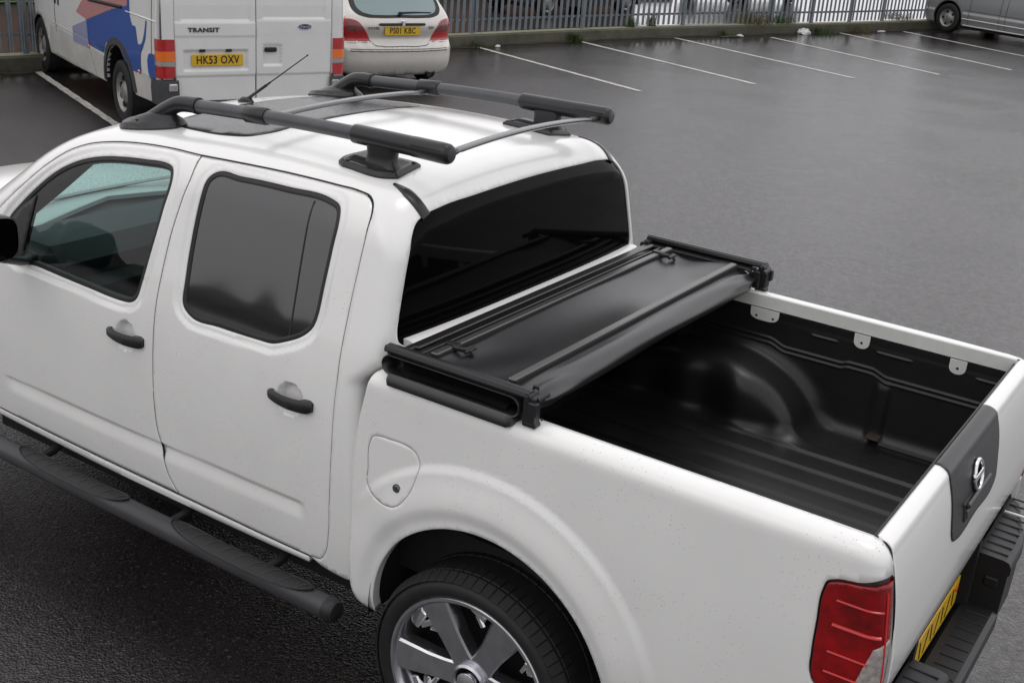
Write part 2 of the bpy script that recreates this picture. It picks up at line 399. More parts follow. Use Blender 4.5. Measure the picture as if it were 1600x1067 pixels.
# traced outlines, side view (x, z)
door_top = [(-3.542, 1.414), (-3.507, 1.45), (-3.407, 1.538), (-3.302, 1.624), (-3.203, 1.689), (-3.113, 1.726), (-3.008, 1.75), (-2.887, 1.767), (-2.709, 1.781), (-2.53, 1.786)]
split = [(-2.53, 1.786), (-2.518, 1.728), (-2.533, 1.637), (-2.552, 1.534), (-2.564, 1.414), (-2.570, 1.304), (-2.573, 1.172), (-2.574, 1.036), (-2.573, .885), (-2.562, .781), (-2.545, .726), (-2.544, .680), (-2.531, .618), (-2.487, .549)]
rear_top = [(-2.53, 1.786), (-2.345, 1.794), (-2.129, 1.80), (-1.923, 1.799), (-1.824, 1.796), (-1.778, 1.789), (-1.751, 1.774), (-1.737, 1.755), (-1.726, 1.704), (-1.724, 1.608), (-1.727, 1.479), (-1.727, 1.327), (-1.724, 1.222), (-1.725, 1.16), (-1.727, .975), (-1.734, .793), (-1.743, .657), (-1.757, .59), (-1.787, .545), (-1.83, .540)]
door_front = [(-3.60, .548), (-3.615, .62), (-3.625, .80), (-3.63, 1.0), (-3.635, 1.20), (-3.625, 1.30)]
rwin_o = [(-2.436, 1.750), (-2.308, 1.762), (-2.095, 1.768), (-1.905, 1.764), (-1.862, 1.752), (-1.845, 1.717), (-1.843, 1.628), (-1.846, 1.491), (-1.849, 1.405), (-1.858, 1.368), (-1.885, 1.338), (-1.972, 1.291), (-2.015, 1.274), (-2.072, 1.271), (-2.268, 1.266), (-2.41, 1.268), (-2.449, 1.292), (-2.460, 1.381), (-2.464, 1.536), (-2.458, 1.676), (-2.450, 1.736)]
fwin_o = [(-3.42, 1.455), (-3.335, 1.535), (-3.235, 1.613), (-3.13, 1.668), (-3.03, 1.700), (-2.905, 1.722), (-2.78, 1.735), (-2.67, 1.742), (-2.625, 1.735), (-2.610, 1.712), (-2.620, 1.60), (-2.645, 1.44), (-2.665, 1.32), (-2.680, 1.262), (-2.715, 1.240), (-2.76, 1.236), (-2.95, 1.238), (-3.25, 1.245), (-3.45, 1.252), (-3.50, 1.30), (-3.49, 1.37)]
def relax(lp, n_=9):
    for _ in range(n_): lp = lp * .5 + .25 * (np.roll(lp, 1, 0) + np.roll(lp, -1, 0))
    return lp
rw = relax(curve(rwin_o, True, .012), 4); fw = relax(curve(fwin_o, True, .012), 5)
d_front = np.concatenate([curve(door_top, False, .012)[:-1], curve(split, False, .012)[:-1], curve([(-2.487, .549), (-3.60, .548)], False, .012)[:-1], curve(door_front, False, .012)[:-1], curve([(-3.625, 1.30), (-3.542, 1.414)], False, .012)[:-1]])
d_rear = np.concatenate([curve(rear_top, False, .012)[:-1], curve([(-1.83, .540), (-2.487, .547)], False, .012)[:-1], curve(split[::-1], False, .012)[:-1]])
def door_disp(x, z):
    U = np.stack([x, z], 1); d = np.zeros(len(x))
    for w_ in (rw, fw):
        near = (U[:, 0] > w_[:, 0].min() - .08) & (U[:, 0] < w_[:, 0].max() + .08) & (U[:, 1] > w_[:, 1].min() - .1)
        if near.any():
            ds = np.where(inside(U[near], w_), 0, seg_dist(U[near], w_)); d[near] -= .009 * (1 - sstep(.014, .036, ds))
    # pressed band low on the doors
    zt = .742 + .012 * (x + 2.6); zb = zt - .060
    e = sstep(-3.52, -3.44, x) * sstep(-1.835, -1.885, x)
    d -= .013 * e * sstep(zt + .004, zt - .016, z) * sstep(zb - .018, zt - .008, z)
    # finger cups behind the handles
    for (cx, cz) in ((-2.722, 1.118), (-1.912, 1.116)):
        r = np.hypot(x - cx, (z - cz) * .95); d -= .026 * (1 - sstep(.041, .056, r))
    return d
def door_map(x, z):
    y = side_y(x, z); y = y - door_disp(x, z); return np.stack([x, y, z], 1)
def mirror_obj(o):
    """far-side twin of a part"""
    me = o.data.copy(); me.transform(Matrix.Diagonal((1, -1, 1, 1))); me.flip_normals()
    c = bpy.data.objects.new(o.name, me); COL.objects.link(c); c.parent = o.parent; return c

for nm, dl, wl, lab in (('door', d_front, fw, 'front door'), ('door', d_rear, rw, 'rear door')):
    dp = panel(nm, door_map, [offset_loop(dl, .0022), wl], .011, 'paint', truck, flange=.03, flip=False)
    dp['label'] = 'white %s of the cab' % lab
    me = mirror_obj(dp)
    lay = lambda off: (lambda x, z: door_map(x, z) * np.array([1, 1, 1]) + np.array([0, off, 0]))
    gi = offset_loop(wl, .017)
    sl = panel('window_seal', lay(.004), [offset_loop(wl, .0005), gi], .012, 'seal', dp, flange=.02)
    gmap = (lambda q: (lambda x, z: np.stack([x, side_y(x, z) + q, z], 1)))(.016)
    gl = panel('window_glass', gmap, [offset_loop(wl, .012)], .03, 'tint' if wl is rw else 'sideglass', dp, flange=0)
    for q in (sl, gl):
        c = mirror_obj(q); c.parent = me
    if wl is rw:   # fixed quarter-light bar
        x0 = np.linspace(0, 1, 12); line = MB()
        xs_ = -1.972 - .0 * x0 + .018 * x0; zs_ = 1.745 - .455 * x0; ys_ = side_y(xs_, zs_)
        line.tube([(a, b + .0165, c) for a, b, c in zip(xs_, ys_, zs_)], .0035, 8)
        line.build('window_bar', 'seal', dp)
# corner plate ahead of the front glass
tri = curve([(-3.40, 1.262), (-3.365, 1.262), (-3.335, 1.50), (-3.405, 1.45), (-3.47, 1.38), (-3.49, 1.30), (-3.47, 1.262)], True, .012, corners=(0, 1, 2))
pl_ = panel('mirror_plate', lay(.002), [tri], .02, 'plastic', truck, flange=.02)
mirror_obj(pl_)

# dark strips in the shut lines, painting in the shade of the gaps
def gap(pts, r=.0042, dep=.0045, nm='door_gap'):
    q = fine_side0(curve(pts, False, .02)); b = MB(); q[:, 1] += dep; b.tube(q, r, 8); o = b.build(nm, 'seam', truck); mirror_obj(o)
def fine_side0(p): return np.stack([p[:, 0], side_y(p[:, 0], p[:, 1]), p[:, 1]], 1)
gap(door_top); gap(split); gap(rear_top, .0046); gap(door_front); gap([(-1.83, .538), (-2.487, .545), (-3.60, .546)], .004)
for s_ in (-1, 1):      # thin grey line for the crease where the roof skin meets the side
    b = MB(); xs_ = np.linspace(-2.95, -1.75, 40); o_ = np.stack([xs_, np.full(40, s_ * .594), np.full(40, 1.5)], 1)
    q = bisect(o_, np.broadcast_to(np.array([0, 0, 1.]), o_.shape), Fcab, 0, .8); q[:, 2] -= .0008; b.tube(q, .0016, 6); b.build('roof_seam', 'rail_paint', truck)

# handles
def handle(cx, cz):
    b = MB(); y0 = float(side_y(np.array([cx]), np.array([cz]))[0]); n = 22; prof = []
    for i in range(n + 1):
        t = i / n; x = cx - .093 + .196 * t; bow = math.sin(math.pi * min(1, max(0, t))) ** .6
        th = .020 + .004 * t; out = .010 + .022 * bow; zc = cz - .004 - .004 * math.sin(math.pi * t)
        h = (.0175 + .005 * t) * (min(1, .62 + 6 * min(t, 1 - t)))
        grip = .13 < t < .80
        yi = -(out - .013) if grip else .012
        ring = [(x, y0 - out, zc - h * .65), (x, y0 - out, zc + h * .55), (x, y0 - out + .007, zc + h), (x, y0 + yi, zc + h), (x, y0 + yi, zc - h), (x, y0 - out + .006, zc - h)]
        prof.append(ring)
    v = [p for r in prof for p in r]; f = []
    for i in range(n):
        for k in range(6): f.append((i * 6 + k, i * 6 + (k + 1) % 6, (i + 1) * 6 + (k + 1) % 6, (i + 1) * 6 + k))
    f.append(tuple(range(6))[::-1]); f.append(tuple(n * 6 + k for k in range(6)))
    b.add(v, f); return b
for (cx, cz) in ((-2.722, 1.122), (-1.912, 1.120)):
    hd = handle(cx, cz).build('door_handle', 'plastic_wet', truck, sharp=40); mirror_obj(hd)

# sill strip and the dark shadow gaps
def fine_side(off): return lambda x, z: np.stack([x, side_y(x, z) + off, z], 1)
sill = np.concatenate([curve([(-3.62, .541), (-1.84, .533)], False, .015)[:-1], curve([(-1.84, .533), (-1.84, .512)], False, .01)[:-1], curve([(-1.84, .512), (-2.6, .506), (-3.62, .515)], False, .015)[:-1], curve([(-3.62, .515), (-3.62, .541)], False, .01)[:-1]])
so = panel('sill', fine_side(.000), [sill], .012, 'paint', truck, flange=.06); mirror_obj(so)

# ---- cab shell (roof, pillars, rear wall): one sheet in a polar chart
Q = (-2.45, 0, 1.05)
cmap, cinv = disk_chart(Fcab, Q, (0, 0, 1), (1, 0, 0), (0, 1, 0), 3.0)
def P_side(pts): 
    a = np.array(pts, float); return np.stack([a[:, 0], side_y(a[:, 0], a[:, 1]), a[:, 1]], 1)
def on_ray(pts): return cinv(pts)
near = []
dt = np.concatenate([curve(door_top, False, .012)[:-1], curve(rear_top, False, .012)])
dt_o = dt.copy()
low = [(-1.83, .540), (-1.80, .525), (-1.72, .508), (-1.67, .505)]
edge_side = np.concatenate([dt, curve(low, False, .012)[1:]])
ns = P_side(edge_side)                                   # along near side, front to back
front_low = P_side(curve([(-3.542, 1.414), (-3.66, 1.33), (-3.72, 1.27)], False, .02))[::-1]
# rear bottom edge, near corner to middle
th = np.linspace(0, 1, 60)
def rear_edge(z, y): return np.stack([np.full_like(y, -1.64), y, np.full_like(y, z)], 1)
yy = np.linspace(-.86, 0, 50)[1:]; rb = rear_edge(.52, yy)
cow = np.array([[-3.78 - .30 * t, -.80 * (1 - t), 1.245 + .0 * t] for t in np.linspace(0, 1, 40)])   # screen base to the middle
half = np.concatenate([cow[::-1][:-1], front_low[:-1], ns[:-1], rb])
H = cinv(half)
keep = [0]
for i in range(1, len(H)):
    if np.linalg.norm(H[i] - H[keep[-1]]) > .006: keep.append(i)
H = H[keep]; H[0, 1] = 0; H[-1, 1] = 0
outer = np.concatenate([H, (H[1:-1] * [1, -1])[::-1]])
# rear window and windscreen openings (y, z)
bw_half = [(0, 1.784), (-.20, 1.781), (-.34, 1.776), (-.52, 1.766), (-.60, 1.753), (-.645, 1.734), (-.678, 1.70), (-.708, 1.63), (-.735, 1.543), (-.762, 1.446), (-.770, 1.409), (-.765, 1.376), (-.742, 1.358), (-.65, 1.352), (-.3, 1.352), (0, 1.352)]
bh = np.array(bw_half); bwl = np.concatenate([bh, (bh[1:-1] * [-1, 1])[::-1]])
def P_rear(pts, off=0):
    a = np.array(pts, float); o = np.stack([np.full(len(a), -2.2), a[:, 0], a[:, 1]], 1)
    p = bisect(o, np.broadcast_to(np.array([1., 0, 0]), o.shape), Fcab, 0, 1.2); p[:, 0] += off; return p
bw3 = P_rear(curve(bwl, True, .012)); bw2 = cinv(bw3)
def Pws(pts, off=0):
    a = np.array(pts, float); o = np.stack([np.full(len(a), -2.9), a[:, 0], a[:, 1]], 1)
    p = bisect(o, np.broadcast_to(np.array([-1., 0, 0]), o.shape), Fcab, 0, 1.8); return p
wsh = [(0, 1.765), (-.4, 1.752), (-.58, 1.733), (-.625, 1.70), (-.66, 1.62), (-.715, 1.42), (-.74, 1.31), (-.70, 1.275), (-.4, 1.262), (0, 1.258)]
wh = np.array(wsh); wsl = np.concatenate([wh, (wh[1:-1] * [-1, 1])[::-1]])
ws3 = Pws(curve(wsl, True, .02)); ws2 = cinv(ws3)
def shell_map(u, v):
    p = cmap(u, v)
    return p
shell = panel('cab_body', shell_map, [outer, bw2, ws2], .0155, 'paint_wet', truck, flange=.02)
# glass of the rear window and the windscreen
def rear_map(off): return lambda y, z: P_rear(np.stack([y, z], 1), off)
rg = panel('rear_window', rear_map(-.006), [offset_loop(curve(bwl, True, .015), -.004)], .035, 'rearglass', truck, flange=0)
ws_map = lambda y, z: Pws(np.stack([y, z], 1)) + np.array([.012, 0, 0])
panel('windscreen', ws_map, [offset_loop(curve(wsl, True, .02), -.004)], .05, 'screen', truck, flange=0)
# ledge under the rear window
b = MB()
yl = np.linspace(-.735, .775, 40); secs = []
for y in yl:
    xr = float(Xrear(np.array([y]), np.array([1.36]))[0]) 
    secs.append([(xr - .01, y, 1.378), (xr + .022, y, 1.377), (xr + .029, y, 1.372), (xr + .030, y, 1.345), (xr + .012, y, 1.315), (xr - .01, y, 1.31)])
v = [p for s_ in secs for p in s_]; f = []
for i in range(len(secs) - 1):
    for k in range(5): f.append((i * 6 + k, (i + 1) * 6 + k, (i + 1) * 6 + k + 1, i * 6 + k + 1))
f.append(tuple(range(6))); f.append(tuple((len(secs) - 1) * 6 + k for k in range(6))[::-1])
b.add(v, f).build('window_ledge', 'paint_wet', truck)

# black rubber strips closing the roof channel at the back
for s_ in (-1, 1):
    pts = []
    for t in np.linspace(0, 1, 30):
        # path over the rear roof edge
        ang = t; x = -1.735 + .13 * min(1, t * 1.5); pts.append((x, t))
    u0 = cinv(np.array([[-1.74, s_ * .600, 1.84]]))[0]; u1 = cinv(np.array([[-1.60, s_ * .606, 1.755]]))[0]
    w0 = .004; lp = []
    L0 = []; R0 = []
    for t in np.linspace(0, 1, 24):
        c = u0 * (1 - t) + u1 * t; wd = (.005 + .0135 * min(1, t * 2.6)) / 1.1
        L0.append((c[0], c[1] - wd)); R0.append((c[0], c[1] + wd))
    lp = np.array(L0 + R0[::-1])
    panel('roof_strip', cmap, [lp], .01, 'plastic_wet', truck, flange=.006, off=.0035)

# ---- sunroof
sr = [(-2.455, 0), (-2.458, -.30), (-2.462, -.42), (-2.50, -.495), (-2.57, -.522), (-2.73, -.522), (-2.87, -.490), (-2.93, -.44), (-2.955, -.3), (-2.965, 0)]
sh = np.array(sr); srl = np.concatenate([sh, (sh[1:-1] * [1, -1])[::-1]])
def roof_map(off):
    def g(x, y):
        o = np.stack([x, y, np.full_like(x, 1.5)], 1); p = bisect(o, np.broadcast_to(np.array([0, 0, 1.]), o.shape), Fcab, 0, .8); p[:, 2] += off; return p
    return g
def zr(x, y): return float(roof_map(0)(np.array([x]), np.array([y]))[0, 2])
srp = panel('sunroof', roof_map(.0022), [curve(srl, True, .015, corners=())], .04, 'roofglass', truck, flange=.008)
panel('sunroof_frame', roof_map(.0014), [offset_loop(curve(srl, True, .015), -.004), offset_loop(curve(srl, True, .015), .004)], .02, 'seal', srp, flange=.002)

# ---- aerial
b = MB(); z0 = zr(-3.02, 0)
b.tube([(-3.060, 0, z0 - .004), (-3.035, 0, z0 + .006), (-3.0, 0, z0 + .010), (-2.975, 0, z0 - .004)], [.008, .015, .015, .008], 14)
b.build('aerial_base', 'plastic_wet', truck)
b = MB(); A0 = Vector((-3.015, 0, z0 + .012)); A1 = Vector((-2.682, 0, 2.058))
b.tube([A0, A0.lerp(A1, .10), A0.lerp(A1, .34), A0.lerp(A1, .345), A1], [.0085, .0065, .006, .0028, .0022], 10)
b.tube([A1, A1 + (A1 - A0) * .012], .0035, 8); b.tube([A0.lerp(A1, .36), A0.lerp(A1, .395)], .0045, 8)
b.build('aerial', 'plastic_wet', truck)

# ---- roof rack
for s_ in (-1, 1):
    y1, y2 = .494 * s_, .516 * s_
    def at(x, z=None):
        t = (x + 2.784) / (-1.587 + 2.784); yy_ = y1 + (y2 - y1) * t; zz = 1.900 + .038 * t + .012 * math.sin(math.pi * min(1, max(0, t))); return (x, yy_, zz if z is None else z)
    b = MB(); b.tube([at(x) for x in np.linspace(-2.80, -1.98, 14)], .0245, 28)
    tb = b.build('rack_rail', 'greytube', truck)
    # front elbow
    b = MB(); zf = zr(-3.05, y1)
    pth = curve([(-2.765, 1.9015), (-2.80, 1.901), (-2.86, 1.893), (-2.91, 1.868), (-2.96, 1.835), (-3.01, 1.80)], False, .012)
    n_ = len(pth); b.tube([(p[0], y1 - s_ * 0 + s_ * .030 * (i / n_)**1.5, p[1]) for i, p in enumerate(pth)], [.0295 + .006 * (i / n_)**2 for i in range(n_)], 28)
    eb = b.build('rack_elbow', 'plastic_wet', truck)
    b = MB(); b.tube([(-2.772, y1, 1.9015), (-2.756, y1, 1.902)], .031, 28); b.build('rack_ring', 'plastic', eb)
    # front foot: tongue-shaped cover lying on the roof
    ft = [(-3.135, .5), (-3.125, .545), (-3.08, .595), (-2.99, .600), (-2.90, .575), (-2.84, .535), (-2.845, .475), (-2.90, .455), (-3.0, .45), (-3.09, .465)]
    ftl = curve([(a, s_ * b_) for a, b_ in ft], True, .008)
    c0 = np.array([-2.965, s_ * .53])
    def footm(x, y, ftl=ftl, s_=s_):
        U = np.stack([x, y], 1); d = seg_dist(U, ftl) * inside(U, ftl); p = roof_map(0)(x, y); p[:, 2] += .008 + .014 * sstep(0, .012, d) + .034 * sstep(0, .06, d) * sstep(-3.14, -2.94, x); return p
    fo = panel('rack_foot', footm, [ftl], .008, 'plastic_wet', truck, flange=.012)
    b = MB(); zz = zr(-3.01, s_ * .548) + .028; b.tube([(-3.005, s_ * .572, zz + .001), (-3.005, s_ * .572, zz + .004)], .009, 12); b.build('bolt', 'ink', fo)
    # rear sleeve, end cap, pedestal and foot plate
    b = MB(); b.tube([at(-1.995), at(-1.99), at(-1.985), at(-1.74)], [.0285, .0315, .0325, .0325], 32); sl_ = b.build('rack_sleeve', 'plastic_wet', truck)
    b = MB(); e = [at(-1.742), at(-1.735), at(-1.62), at(-1.598), at(-1.588), at(-1.583)]; b.tube(e, [.0325, .0335, .0345, .0335, .029, .022], 32)
    b.build('rack_end_cap', 'plastic_wet', truck)
    b = MB(); 
    for q in (-1, 1): b.box((-1.668, at(-1.668)[1] + q * .030, at(-1.668)[2] + .012), (.125, .008, .006), bev=.002)
    b.build('cap_groove', 'ink', sl_)
    b = MB(); xc = -1.868; zb = zr(xc, y2); yc = at(xc)[1]
    sec = []
    for (k, dx, dy, z_) in ((0, .078, .036, zb + .012), (1, .058, .027, zb + .03), (2, .055, .025, zb + .05), (3, .060, .027, at(xc)[2] - .005)):
        ring = []
        for q in range(24):
            a = 2 * math.pi * q / 24; c_, sn = math.cos(a), math.sin(a); ring.append((xc + dx * (abs(c_)**.45) * (1 if c_ > 0 else -1), yc + dy * (abs(sn)**.45) * (1 if sn > 0 else -1), z_))
        sec.append(ring)
    v = [p for r in sec for p in r]; f = []
    for i in range(3):
        for q in range(24): f.append((i * 24 + q, i * 24 + (q + 1) % 24, (i + 1) * 24 + (q + 1) % 24, (i + 1) * 24 + q))
    b.add(v, f); b.build('rack_pedestal', 'plastic_wet', truck, sharp=60)
    pw = [(-2.015, .415), (-1.79, .405), (-1.775, .545), (-1.80, .565), (-1.99, .572), (-2.02, .555)]
    pl2 = curve([(a, s_ * b_) for a, b_ in pw], True, .008, corners=(0, 1, 2, 4))
    def platem(x, y, pl2=pl2, yc=yc):
        U = np.stack([x, y], 1); d = seg_dist(U, pl2) * inside(U, pl2); p = roof_map(0)(x, y)
        p[:, 2] += .009 + .010 * sstep(.0, .012, d) + .012 * sstep(.02, .055, d); return p
    fp = panel('rack_foot', platem, [pl2], .006, 'plastic_wet', truck, flange=.016)
    for (a, c_) in ((-1.985, .55), (-1.80, .43), (-1.805, .545), (-1.985, .435)):
        b = MB(); zz = zr(a, s_ * c_) + .018; b.tube([(a, s_ * c_, zz), (a, s_ * c_, zz + .004)], .0075, 10); b.build('bolt', 'ink', fp)
    # clamp for the front bar
    b = MB(); b.tube([at(-2.505), at(-2.50), at(-2.405), at(-2.40)], [.028, .031, .031, .028], 28); b.build('rack_clamp', 'plastic_wet', truck)
def crossbar(x, ya, yb, z, arch, chord=.034):
    b = MB(); n = 40; v = []; f = []
    prof = [(math.cos(q) * chord, math.sin(q) * .0085 + .004 * math.cos(q)**2) for q in np.linspace(0, 2 * math.pi, 21)[:-1]]
    for i in range(n + 1):
        t = i / n; y = ya + (yb - ya) * t; h = arch * (1 - (2 * t - 1)**2); k = 1 if .03 < t < .97 else .75
        for (a, c_) in prof: v.append((x + a * k, y, z + h + c_ * k))
    for i in range(n):
        for k in range(20): f.append((i * 20 + k, (i + 1) * 20 + k, (i + 1) * 20 + (k + 1) % 20, i * 20 + (k + 1) % 20))
    f.append(tuple(range(20))[::-1]); f.append(tuple(n * 20 + k for k in range(20)))
    b.add(v, f); o = b.build('crossbar', 'alu', truck)
    for (yy_, sg) in ((ya, 1), (yb, -1)):
        b = MB(); b.tube([(x, yy_ - sg * .03, z), (x, yy_ + sg * .012, z + .001), (x, yy_ + sg * .05, z + .004)], [.013, .014, .007], 14, flat=.8)
        b.build('crossbar_end', 'plastic_wet', o)
crossbar(-1.628, -.455, .455, 1.928, .020, .018)
crossbar(-2.45, -.440, .440, 1.905, .015, .018)

# ---- front end: wings, bonnet
def Zhood(x, y): return 1.235 - .045 * (-4.0 - x) - .115 * np.maximum(-4.45 - x, 0)**2 - .05 * (np.abs(y) / .75)**2.6
def Ffront(x, y, z):
    s = (np.abs(y) - (Wcab(x, z) + .018 * sstep(.25, 0, np.abs(np.hypot(x + 4.33, (z - .50)) - .50)))) * .97
    return smax(smax(z - Zhood(x, y), s, .10), (-5.12 + .16 * (np.abs(y) / .85)**4 + .12 * np.maximum(z - .9, 0) - x), .12)
wing = np.concatenate([curve([(-3.632, 1.20), (-3.63, 1.0), (-3.62, .80), (-3.61, .62), (-3.60, .515)], False, .02)[:-1], curve([(-3.60, .515), (-3.82, .50)], False, .02)[:-1],
    np.array([(-4.33 + .45 * math.cos(a), .44 + .45 * math.sin(a)) for a in np.linspace(.10, math.pi - .1, 50)]),
    curve([(-4.80, .42), (-5.0, .40), (-5.08, .5), (-5.09, .9), (-5.05, 1.03)], False, .02), curve([(-4.95, 1.07), (-4.5, 1.13), (-4.0, 1.17), (-3.70, 1.185)], False, .02)])
def frontm(x, z): return np.stack([x, side_y(x, z, Ffront), z], 1)
wo = panel('front_wing', frontm, [wing], .03, 'paint', truck, flange=.03); mirror_obj(wo)
Qf = (-4.3, 0, .75)
fmap, finv = disk_chart(Ffront, Qf, (0, 0, 1), (1, 0, 0), (0, 1, 0), 1.6)
hb = []
for (x, y) in [(-3.66, -.86), (-4.0, -.86), (-4.5, -.85), (-4.93, -.80)]: hb.append((x, y))
hl = curve(hb, False, .03); hz = 1.16 - .085 * (-3.66 - hl[:, 0])
hp = np.stack([hl[:, 0], hl[:, 1], hz], 1)
hn = finv(hp); tipx = finv(np.array([[-5.1, y, .78] for y in np.linspace(-.72, 0, 16)]))
back = finv(np.array([[-3.66 - .30 * (1 - abs(y) / .84), y, 1.20] for y in np.linspace(0, -.84, 24)]))
hf = np.concatenate([back, hn, tipx]); hf[0, 1] = 0; hf[-1, 1] = 0
kp = [0]
for i in range(1, len(hf)):
    if np.linalg.norm(hf[i] - hf[kp[-1]]) > .01: kp.append(i)
hf = hf[kp]; panel('bonnet', fmap, [np.concatenate([hf, (hf[1:-1] * [1, -1])[::-1]])], .03, 'paint_wet', truck, flange=.02)
b = MB()
b.box((-5.10, 0, .62), (.16, 1.62, .26), bev=.05); b.build('front_bumper', 'paint', truck)
b = MB(); b.box((-5.06, 0, .90), (.06, .95, .20), bev=.03); b.build('grille', 'chrome', truck)
for s_ in (-1, 1):
    b = MB(); b.box((-5.02, s_ * .66, .92), (.14, .28, .2), bev=.05); b.build('headlight', 'clearlens', truck)
# cowl
b = MB(); b.box((-3.93, 0, 1.195), (.42, 1.5, .03), bev=.01); b.build('scuttle', 'plastic', truck)

# ---- door mirrors
for s_ in (-1, 1):
    b = MB(); v = []; n1, n2 = 20, 14
    for i in range(n1):
        for j in range(n2): pass
    # rounded housing: superellipse sections stacked along x
    secs = []
    for (x, k) in ((-3.370, .35), (-3.360, .70), (-3.335, .92), (-3.295, 1.0), (-3.25, .99), (-3.24, .93)):
        ring = []
        for q in range(28):
            a = 2 * math.pi * q / 28; c_, sn = math.cos(a), math.sin(a); e = .55
            ring.append((x, s_ * 1.062 + .118 * k * (abs(c_)**e) * (1 if c_ > 0 else -1), 1.388 + .088 * k * (abs(sn)**e) * (1 if sn > 0 else -1)))
        secs.append(ring)
    v = [p for r in secs for p in r]; f = []
    for i in range(len(secs) - 1):
        for q in range(28): f.append((i * 28 + q, (i + 1) * 28 + q, (i + 1) * 28 + (q + 1) % 28, i * 28 + (q + 1) % 28))
    f.append(tuple(range(28)))
    b.add(v, f)
    b.tube([(-3.30, s_ * .99, 1.30), (-3.32, s_ * .90, 1.265), (-3.35, s_ * .84, 1.262)], [.034, .036, .04], 14, flat=.6)
    mo = b.build('door_mirror', 'plastic_wet', truck, sharp=50)
    ring = [(-3.2415, s_ * 1.062 + .105 * (abs(math.cos(a))**.55) * (1 if math.cos(a) > 0 else -1), 1.388 + .076 * (abs(math.sin(a))**.55) * (1 if math.sin(a) > 0 else -1)) for a in np.linspace(0, 2 * math.pi, 29)[:-1]]
    mk('mirror_glass', ring, [tuple(range(28))], 'rearglass', mo, False)

# ---- interior seen through the front side window
b = MB(); b.box((-2.7, 0, .78), (2.05, 1.62, .40)); b.build('cabin_floor', 'under', truck)
b = MB(); b.box((-3.62, 0, 1.13), (.42, 1.44, .20), bev=.07); b.box((-3.45, 0, 1.0), (.15, 1.44, .2), bev=.05); b.box((-3.45, .37, 1.19), (.25, .40, .09), bev=.04); b.build('dashboard', 'cabtrim', truck)
for s_ in (-1, 1):
    b = MB(); b.box((-2.93, s_ * .40, 1.00), (.52, .50, .14), bev=.05); b.build('seat', 'seat', truck)
    b = MB(); b.box((-2.70, s_ * .40, 1.27), (.13, .48, .50), rot=Matrix.Rotation(R_(14), 3, 'Y'), bev=.05); b.build('seat_backrest', 'seat', truck)
    b = MB(); b.box((-2.63, s_ * .40, 1.58), (.09, .27, .16), bev=.04); b.build('headrest', 'seat', truck)
b = MB(); pts = [(-3.22 + .05 * math.sin(a), .38 + .185 * math.cos(a), 1.235 + .17 * math.sin(a)) for a in np.linspace(0, 2 * math.pi, 33)]
b.tube(pts, .015, 10, caps=False)
for a in (0, math.pi, -math.pi / 2): b.tube([(-3.24, .38, 1.235), (-3.22 + .05 * math.sin(a), .38 + .18 * math.cos(a), 1.235 + .165 * math.sin(a))], .014, 8)
b.box((-3.245, .38, 1.235), (.05, .14, .12), bev=.03); b.tube([(-3.25, .38, 1.22), (-3.5, .38, 1.12)], .03, 10); b.build('steering_wheel', 'plastic', truck)
hl_ = np.array([(-1.80, 0), (-1.80, -.5), (-2.0, -.60), (-2.6, -.60), (-2.9, -.58), (-3.10, -.50), (-3.15, 0)]); hl_ = np.concatenate([hl_, (hl_[1:-1] * [1, -1])[::-1]])
panel('headlining', roof_map(-.035), [curve(hl_, True, .04)], .08, 'headliner', truck, flange=0)
b = MB(); b.box((-3.13, .12, 1.655), (.04, .24, .07), bev=.02); b.tube([(-3.13, .1, 1.66), (-3.2, .06, 1.75)], .01, 8); b.build('rear_view_mirror', 'plastic', truck)
for s_ in (-1, 1):      # pillar trims
    b = MB(); b.tube([(-3.14, s_ * .60, 1.72), (-3.38, s_ * .645, 1.52), (-3.70, s_ * .73, 1.26)], [.028, .03, .04], 10, flat=1.0); b.build('pillar_trim', 'cabtrim', truck)
    b = MB(); b.tube([(-2.57, s_ * .63, 1.76), (-2.58, s_ * .74, 1.45), (-2.60, s_ * .80, 1.2)], [.03, .035, .04], 8); b.build('pillar_trim', 'cabtrim', truck)
b = MB(); b.box((-3.1, .82, 1.15), (1.0, .03, .16), bev=.01); b.box((-3.1, -.80, 1.10), (1.0, .03, .22), bev=.01); b.build('door_trim', 'cabtrim', truck)
# ================================================================== LOAD BED
Yb0 = spl([.40, .55, .70, .90, 1.05, 1.20, 1.27], [.862, .876, .886, .893, .892, .887, .884])
AX, AZ = -1.110, .480
def Yb(x, z):
    r = np.hypot(x - AX, z - AZ); a = np.arctan2(z - AZ, x - AX)
    fade = sstep(R_(3), R_(26), a) * sstep(R_(150), R_(128), a)
    front = sstep(-1.25, -1.6, x) * (z < 1.0)
    d = .013 * sstep(.640, .604, r) * fade                     # raised crease over the arch
    d = d + .019 * sstep(.62, .50, r) * sstep(.38, .50, z)                             # flare swelling towards the opening
    d = d - .010 * sstep(.505, .452, r)                        # rolled lip
    return Yb0(z) + d - .030 * sstep(-.55, .12, x)**2 * 0 - .012 * sstep(-.3, .1, x)
Xtail = spl([.50, .62, .80, .90, 1.03, 1.12, 1.20, 1.25, 1.285], [.082, .094, .102, .103, .097, .085, .0705, .057, .050])
def Fbed(x, y, z):
    s = (np.abs(y) - Yb(x, z)) * .99; t = z - 1.300; b = (x - Xtail(z)) * .985
    return smax(smax(s, b, .062), t, .052)
def bed_chart(u, v):
    be = np.maximum(u + .12, 0) / .19; ga = np.maximum(v - 1.2, 0) / .12
    o = np.stack([np.minimum(u, -.12), np.full_like(u, -.70), np.minimum(v, 1.2)], 1)
    d = np.stack([np.sin(be) * np.cos(ga), -np.cos(be) * np.cos(ga), np.sin(ga)], 1)
    return bisect(o, d, Fbed, .02, .5)
